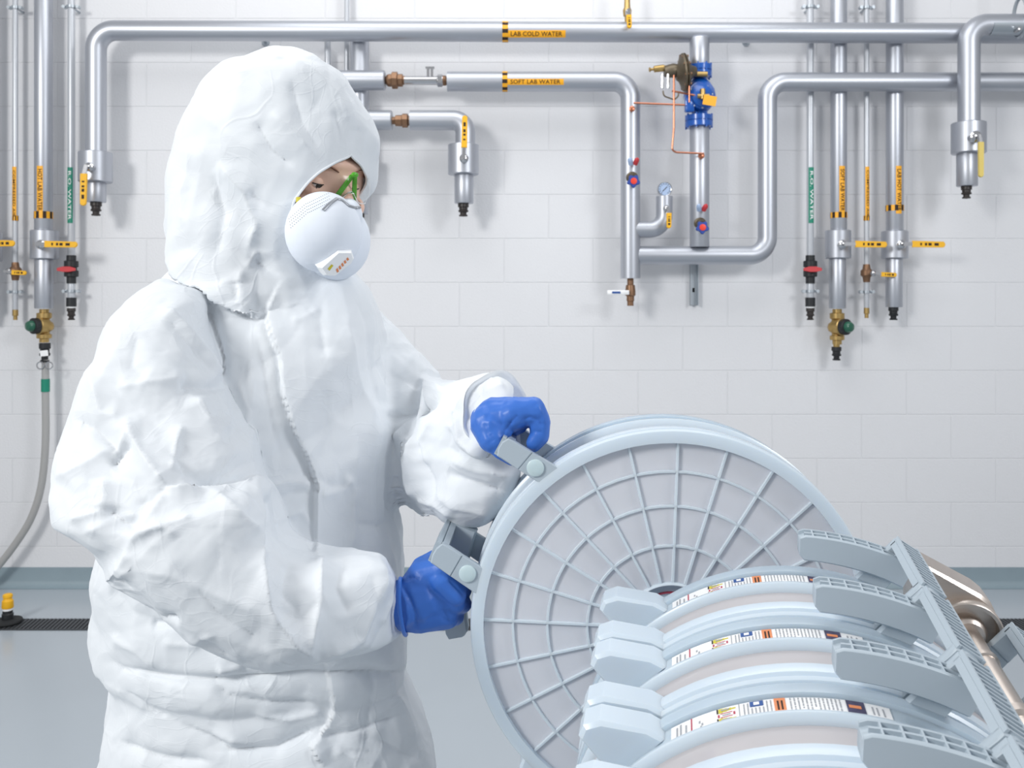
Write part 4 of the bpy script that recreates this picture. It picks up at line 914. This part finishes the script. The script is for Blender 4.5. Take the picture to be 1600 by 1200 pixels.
for a, b in zip(poly2, poly2[1:]+poly2[:1]):
    a = np.array(a); b = np.array(b); q_ = np.stack([ay, ap], 1); t = np.clip(((q_-a)@(b-a))/max(1e-9, (b-a)@(b-a)), 0, 1); ed = np.minimum(ed, np.linalg.norm(q_-a-t[:, None]*(b-a), axis=1))
wf = np.clip(ed/.38, 0, 1)**2; wf = np.maximum(wf, np.clip((ln-.17)/.09, 0, 1))
nb = CV+CN*(disp*wf)[:, None]
cut = inpoly(ay, ap, poly2) & (ln < np.where(ap > -.45, .205, .168)) & (dd@FW > .02)
CFk = [f for f in CF if not any(cut[i] for i in f)]
used = np.zeros(len(nb), bool)
for f in CFk: used[list(f)] = True
idx = np.cumsum(used)-1
# elastic edge of the opening
rim = []
pl = np.array(poly2+[poly2[0]]); dense = []
for a, b in zip(pl[:-1], pl[1:]):
    for t in np.linspace(0, 1, 7)[:-1]: dense.append(a*(1-t)+b*t)
for y_, p_ in dense:
    dv = math.cos(p_)*(math.cos(y_)*FW+math.sin(y_)*SD)+math.sin(p_)*UPH; hit = bv.ray_cast(Vector(HC), Vector(dv)); rim.append(HC+dv*min(.20 if p_ > -.45 else .150, (Vector(hit[0])-Vector(HC)).length if hit[0] else .13))
rim = [(rim[i-2]+rim[i-1]+rim[i]*2+rim[(i+1) % len(rim)]+rim[(i+2) % len(rim)])/6 for i in range(len(rim))]
from collections import Counter
ec_ = Counter()
for f in CFk:
    for a, b in zip(f, f[1:]+f[:1]): ec_[(min(a, b), max(a, b))] += 1
bnd = np.array(sorted({i for e, c in ec_.items() if c == 1 for i in e})); RM = np.array(rim+[rim[0]])
for _ in range(1):
    A_ = RM[:-1]; D_ = RM[1:]-A_
    for i in bnd:
        t = np.clip(((nb[i]-A_)*D_).sum(1)/(D_*D_).sum(1), 0, 1); q_ = A_+t[:, None]*D_; k_ = np.argmin(np.linalg.norm(q_-nb[i], axis=1))
        if np.linalg.norm(q_[k_]-nb[i]) < .02: nb[i] = q_[k_]
mb = MB(); mb.v = nb[used].tolist(); mb.f = [tuple(int(idx[i]) for i in f) for f in CFk]; mb.m = [0]*len(mb.f)
cover = obj('coverall', mb, M_tyvek, PER, ang=180, label='white hooded disposable coverall')
obj('hood_elastic', MB().tube(rim, .0018, 8, closed=True, flat=1.), M_tyvek, PER)
# head
HS = HC+FW*.005
def HL(r_, f_, u_): return HS+SD*r_+FW*f_+UPH*u_
head = MB(); blob(head, HL(0, -.015, .03), (.072, .088, .085), SD, FW, UPH, 28); blob(head, HL(0, .022, .018), (.070, .066, .060), SD, FW, UPH, 26); blob(head, HL(0, .015, -.045), (.058, .068, .075), SD, FW, UPH, 24)
blob(head, HL(0, .058, -.085), (.026, .022, .02), SD, FW, UPH, 14); blob(head, HL(0, .074, .035), (.045, .014, .012), SD, FW, UPH, 14)
for s in (-1, 1):
    blob(head, HL(.04*s, .058, -.022), (.022, .02, .018), SD, FW, UPH, 14); blob(head, HL(.075*s, -.01, -.01), (.008, .018, .03), SD, FW, UPH, 12)
capsule(head, HL(0, .078, .022), HL(0, .102, -.022), .009, .012); blob(head, HL(0, .104, -.026), (.014, .011, .010), SD, FW, UPH, 12)
blob(head, HL(0, .086, -.055), (.022, .009, .006), SD, FW, UPH, 12); blob(head, HL(0, .084, -.066), (.02, .009, .006), SD, FW, UPH, 12)
capsule(head, HL(0, -.02, -.08), HL(0, -.05, -.17), .05, .05)
HV, HN, HF = remesh(head, .0028, 4)
# eye sockets
for s in (-1, 1):
    c = HL(.030*s, .083, .010); g_ = np.exp(-((np.linalg.norm((HV-c)*np.array([1, 1, 1.2]), axis=1)/.0165)**2)); HV = HV-FW*(.010*g_)[:, None]
mh = MB(); mh.v = HV.tolist(); mh.f = HF; mh.m = [0]*len(HF)
hd_o = obj('head', mh, M_skin, PER, ang=180, label='face seen between hood and respirator')
hb = BVHTree.FromPolygons([Vector(p) for p in HV], HF)
def facept(r_, u_, lift=0.):
    o_ = HL(r_, .3, u_); h_ = hb.ray_cast(Vector(o_), Vector(-FW)); return (np.array(h_[0]) if h_[0] else HL(r_, .08, u_))+FW*lift
for s in (-1, 1):
    ec = facept(.030*s, .007)-FW*.0085
    obj('eye', blob(MB(), ec, (.0115, .0115, .0115), SD, FW, UPH, 18), M_eye, hd_o)
    gz = unit(FW*.93-UPH*.42); obj('iris', MB().lathe(ec+gz*.0095, gz, [(0, .0056), (.0018, .005), (.0024, .002)], 18), M_iris, hd_o)
    lid = MB()
    for lo, hi, rr_ in ((-.10, 1.25, .0125), (-1.2, -.55, .0122)):
        vs = []; 
        for i in range(9):
            el = lo+(hi-lo)*i/8
            for k in range(13):
                a = -1.35+2.7*k/12; d = FW*math.cos(el)*math.cos(a)+SD*math.sin(a)+UPH*math.sin(el)*math.cos(a); vs.append(ec+unit(d)*rr_)
        lid.add(vs, [(i*13+k, i*13+k+1, (i+1)*13+k+1, (i+1)*13+k) for i in range(8) for k in range(12)])
    obj('eyelid', lid, M_skin, hd_o)
    el = -.10; lash = [ec+unit(FW*math.cos(el)*math.cos(a)+SD*math.sin(a)+UPH*math.sin(el)*math.cos(a))*.0128 for a in np.linspace(-1.05, 1.05, 13)]
    obj('eyelashes', MB().tube(lash, [.0003]+[.0008]*11+[.0003], 6), M_lash, hd_o)
    br = [facept((.012+.036*t)*s, .026+.007*math.sin(t*2.6), .0008) for t in np.linspace(0, 1, 9)]
    obj('eyebrow', MB().tube(br, [.0012, .0026, .0028, .0028, .0026, .0022, .0018, .0013, .0006], 6, flat=.5), M_brow, hd_o)
# respirator cup
resp = MB(); MC = HL(0, .072, -.060)
blob(resp, P(506, 363, 1.185), (.0505, .055, .0540), (1, 0, 0), (0, 1, 0), (0, 0, 1), 30)
blob(resp, HL(.0, .098, -.030), (.020, .030, .026), SD, FW, UPH, 20); blob(resp, HL(.022, .06, -.052), (.045, .05, .04), SD, FW, UPH, 24); blob(resp, HL(0, .085, -.07), (.05, .05, .055), SD, FW, UPH, 24)
RV, RN, RF = remesh(resp, .0024, 14)
mr = MB(); mr.v = RV.tolist(); mr.f = RF; mr.m = [0]*len(RF)
rp = obj('respirator', mr, M_resp, PER, ang=180, label='white cup respirator with grey nose clip')
rb = BVHTree.FromPolygons([Vector(p) for p in RV], RF)
def strip(pts, tree, wd, th, sub=4):
    P3 = []
    for a, b in zip(pts[:-1], pts[1:]):
        for t in np.linspace(0, 1, sub+1)[:-1]: P3.append(((a[0]*(1-t)+b[0]*t), (a[1]*(1-t)+b[1]*t)))
    P3.append(pts[-1]); q_ = [cast(u, v, tree, th) for u, v in P3]; q_ = [x for x in q_ if x is not None]; return q_
cl = strip([(505, 329), (516, 318), (526, 311), (534, 313), (545, 322), (555, 325), (562, 324)], rb, 0, .0007)
if len(cl) > 3: obj('nose_clip', MB().tube(cl, .0023, 8, flat=.5, ref=(0, -1, 0)), M_clip, rp)
# exhalation valve: hexagonal cover low on the front
vp = [(497, 418), (527, 391), (549, 391), (553, 403), (549, 410), (522, 431), (505, 430)]
vc = cast(520, 408, rb); vn = unit(np.array([.45, -.85, -.28])); vc = vc if vc is not None else P(525, 408, 1.16)
def onplane(u, v, c, n_): ray = P(u, v, 1.)-EYE; return EYE+ray*(np.dot(c-EYE, n_)/np.dot(ray, n_))
vpts = [onplane(u, v, vc+vn*.006, vn) for u, v in vp]; cv_ = sum(vpts)/len(vpts)
big = [cv_+(p-cv_)*1.0 for p in vpts]; small = [cv_+(p-cv_)*.86+vn*.006 for p in vpts]
vm = MB(); k = len(big); vm.add([p-vn*.016 for p in big]+big+small, [(i, (i+1) % k, k+(i+1) % k, k+i) for i in range(k)]+[(k+i, k+(i+1) % k, 2*k+(i+1) % k, 2*k+i) for i in range(k)]+[tuple(range(2*k, 3*k)), tuple(range(k-1, -1, -1))])
va = obj('exhalation_valve', vm, M_respv, rp, ang=20)
pr = MB()
def vq(poly, m): pr.add([onplane(u, v, cv_+vn*.0064, vn) for u, v in poly], [tuple(range(len(poly)))], m)
vq([(512, 420), (518, 413), (521, 415), (515, 423)], 0)
for i in range(5): u = 525+i*4; v = 421-i*4.1; vq([(u, v), (u+2.6, v-2.6), (u+4.6, v+3.2-i*.5), (u+1.8, v+5.2-i*.5)], 1)
obj('valve_print', pr, [M_inkyel, M_orange], rp, smooth=False)
dots = MB()
for i in range(22):
    for j in range(4):
        u = 452+i*2.9+j*.9; v = 342-i*2.6*(1 if i < 10 else .55)-(0 if i < 10 else 10)+j*4.6
        p = cast(u, v, rb, .0003)
        if p is not None and p[1] < 1.25: dots.lathe(p, (0, -1, 0), [(0, .0006), (.0003, .0006)], 5)
obj('perforation_dots', dots, M_inkgrey, rp, smooth=False, kind='stuff')
sp_ = cast(467, 313, rb, .0008)
if sp_ is None: sp_ = P(467, 313, 1.2)
obj('strap_staple', MB().box(sp_, .0065, .003, .0075, bev=.001), M_inkyel, rp)
# safety glasses
gl = MB(); vs = []
for i in range(9):
    u_ = .024-.036*i/8-.0
    for k in range(25):
        a = -.66+1.32*k/24; rad = .102-.004*((i-4)/4)**2; x_ = rad*.78*math.sin(a); f_ = -.012+rad*math.cos(a)*1.05
        if i > 5 and abs(a) < .22: f_ += 0.0
        vs.append(HL(x_, f_+.012, u_-(0 if i < 6 else -.010*math.exp(-(a/.16)**2)*(i-5)/3*1.6)))
gl.add(vs, [(i*25+k, i*25+k+1, (i+1)*25+k+1, (i+1)*25+k) for i in range(8) for k in range(24)])
glo = obj('safety_glasses', gl, M_glass, PER, label='clear wraparound safety glasses with green nose bridge')
top = [Vector(v) for v in vs[:25]]; edge = [np.array(v) for v in vs[:25]]; low = [np.array(v) for v in vs[-25:]]
obj('lens_edge', MB().tube(low, .0006, 6), M_respv, glo)
nb_ = HL(0, .108, .022)
for s in (-1, 1):
    a_ = HL(.002*s, .103, .026); b_ = HL(.017*s, .092, -.010); m_ = (a_+b_)/2; obj('nose_pad', MB().box(m_, .0078, .004, np.linalg.norm(b_-a_), X=np.cross(b_-a_, FW), Y=FW, Z=b_-a_, bev=.0015), M_lime, glo)
obj('nose_bridge', blob(MB(), HL(0, .105, .027), (.006, .0035, .004), SD, FW, UPH, 12), M_lime, glo)

mouth = [(722, 640, 1.165), (728, 612, 1.17), (745, 590, 1.185), (775, 577, 1.205), (803, 585, 1.22), (822, 612, 1.225), (825, 640, 1.22), (805, 680, 1.20), (785, 712, 1.175), (762, 706, 1.155), (735, 688, 1.15), (723, 668, 1.155)]
mp = [P(*x_) for x_ in mouth]
for _ in range(3): mp = [p for i in range(len(mp)) for p in (mp[i]*.75+mp[(i+1) % len(mp)]*.25, mp[i]*.25+mp[(i+1) % len(mp)]*.75)]
mp = np.array(mp); nM = len(mp); wc = P(762, 654, 1.195); bc2 = P(735, 690, 1.25); rings = []
th_ = np.linspace(0, 2*math.pi, nM, endpoint=False)
for k in range(15):
    t = (k-7)/7
    if t < 0: rg = mp*(1+t)+(mp+(bc2-mp)*.13+np.array([0, .06, 0]))*(-t)
    else: rg = mp+(wc-mp)*(t*.62)+np.array([0, .012*t, 0])
    wv_ = .0035*np.sin(th_*9+2*t)*abs(t)+.0022*np.sin(th_*17+1+5*t)*abs(t)+.0016*np.sin(th_*5)
    rings.append(rg+(unit_rows(mp-wc))*wv_[:, None])
cu_ = MB(); cu_.add(np.concatenate(rings), [(a*nM+i, a*nM+(i+1) % nM, (a+1)*nM+(i+1) % nM, (a+1)*nM+i) for a in range(14) for i in range(nM)])
obj('sleeve_cuff', cu_, M_tyvek, cover, ang=180, label='flared white sleeve cuff')

# ------------------------------------------------------------------ gloves
def glove(name, fn, label, extra=None):
    m = MB(); fn(m); V_, N_, F_ = remesh(m, .0017, 10)
    w_ = wavy(V_, 60, 5); a, b = vor(V_*np.array([1, 1, 1]), 55., 9); V_ = V_+N_*((a-.5)*.0003)[:, None]
    if extra: V_ = V_+N_*folds(V_, N_, extra)[:, None]
    g_ = MB(); g_.v = V_.tolist(); g_.f = F_; g_.m = [0]*len(F_); return obj(name, g_, M_glove, PER, ang=180, label=label)
def chain(m, pts, rad):
    for (a, b), (r0, r1) in zip(zip(pts[:-1], pts[1:]), zip(rad[:-1], rad[1:])): capsule(m, a, b, r0, r1)
def upper(m):
    W = P(768, 660, 1.175)
    capsule(m, P(752, 655, 1.205), W, .024, .030)
    blob(m, P(776, 656, 1.155), (.0315, .044, .0275), n=24); blob(m, P(800, 646, 1.155), (.036, .044, .0215), n=24)
    for i, d in enumerate((1.124, 1.146, 1.168, 1.190)):
        k = (0, 3, 2, -1)[i]
        mcp = P(834, 636-k*.4+2, d); pip = P(843+k*.3, 658, d); dip = P(843+k*.3, 680+k*.5, d); tip = P(834, 692+k, d)
        capsule(m, P(775, 650, 1.165*.5+d*.5), mcp, .026, .0140); capsule(m, P(800, 650, d), mcp, .019, .0140)
        chain(m, [mcp, pip, dip, tip], [.0145, .0138, .0122, .0100])
    chain(m, [P(764, 662, 1.135), P(770, 684, 1.122), P(782, 702, 1.118), P(800, 716, 1.125)], [.025, .020, .0125, .010])
    capsule(m, P(780, 655, 1.135), P(808, 648, 1.128), .024, .019); capsule(m, P(805, 643, 1.128), P(834, 645, 1.124), .019, .0165)
    capsule(m, P(788, 664, 1.150), P(806, 660, 1.150), .021, .017)
    capsule(m, P(768, 668, 1.125), P(786, 672, 1.122), .020, .013)
UF = [([(795, 665), (803, 655), (810, 648)], -.0014, 4), ([(815, 658), (828, 652), (842, 657), (848, 668)], -.0016, 4), ([(838, 632), (846, 645), (852, 662)], .0012, 4), ([(757, 660), (762, 680), (770, 696)], -.0010, 4), ([(766, 678), (772, 690)], -.0010, 3), ([(826, 678), (836, 674), (848, 676)], -.0012, 3), ([(800, 660), (790, 672), (786, 684)], -.0012, 3)]
glove('left_glove', upper, 'blue nitrile glove closed over the upper handle', UF)
def lower(m):
    capsule(m, P(632, 944, 1.14), P(655, 935, 1.14), .032, .034)
    blob(m, P(672, 932, 1.142), (.037, .026, .041), n=24)
    for i, (v, uk) in enumerate(((900, 706), (920, 722), (942, 722), (962, 710))):
        mcp = P(uk-12, v, 1.135); pip = P(uk+2, v+2, 1.160); dip = P(uk-6, v+4, 1.190); tip = P(uk-24, v+4, 1.200)
        capsule(m, P(660, 912+i*16, 1.140), mcp, .024, .0145); chain(m, [mcp, pip, dip, tip], [.0135, .0115, .0100, .0088])
    capsule(m, P(662, 900, 1.145), P(690, 890, 1.13), .022, .017); capsule(m, P(690, 905, 1.128), P(712, 930, 1.128), .018, .014)
    chain(m, [P(655, 915, 1.15), P(662, 890, 1.155), P(678, 874, 1.165), P(696, 872, 1.185)], [.026, .018, .0125, .0095])
    capsule(m, P(650, 970, 1.14), P(700, 966, 1.14), .016, .014); capsule(m, P(632, 965, 1.14), P(655, 968, 1.14), .018, .017)
LF = [([(636, 902), (645, 901), (656, 906)], -.0016, 3), ([(628, 915), (640, 935), (650, 960), (652, 985)], -.0022, 3.2), ([(624, 914), (634, 940), (638, 965), (632, 985)], .0018, 3.5), ([(690, 950), (697, 962), (703, 974)], -.0010, 3), ([(700, 952), (706, 962)], -.0010, 3), ([(690, 964), (700, 972), (712, 970)], -.0012, 3), ([(700, 905), (716, 920), (730, 935)], -.0012, 4)]
glove('right_glove', lower, 'blue nitrile glove wrapped round the lower hooked handle', LF)
cf = [P(625, 905, 1.105), P(623, 930, 1.098), P(625, 960, 1.098), P(630, 988, 1.108), P(635, 994, 1.14), P(634, 985, 1.172), P(630, 950, 1.182), P(628, 915, 1.175), P(626, 903, 1.14)]
sm = cf
for _ in range(2): sm = [p for i in range(len(sm)) for p in (sm[i]*.75+sm[(i+1) % len(sm)]*.25, sm[i]*.25+sm[(i+1) % len(sm)]*.75)]
obj('glove_cuff', MB().tube(sm, .0026, 8, closed=True), M_glove, PER)
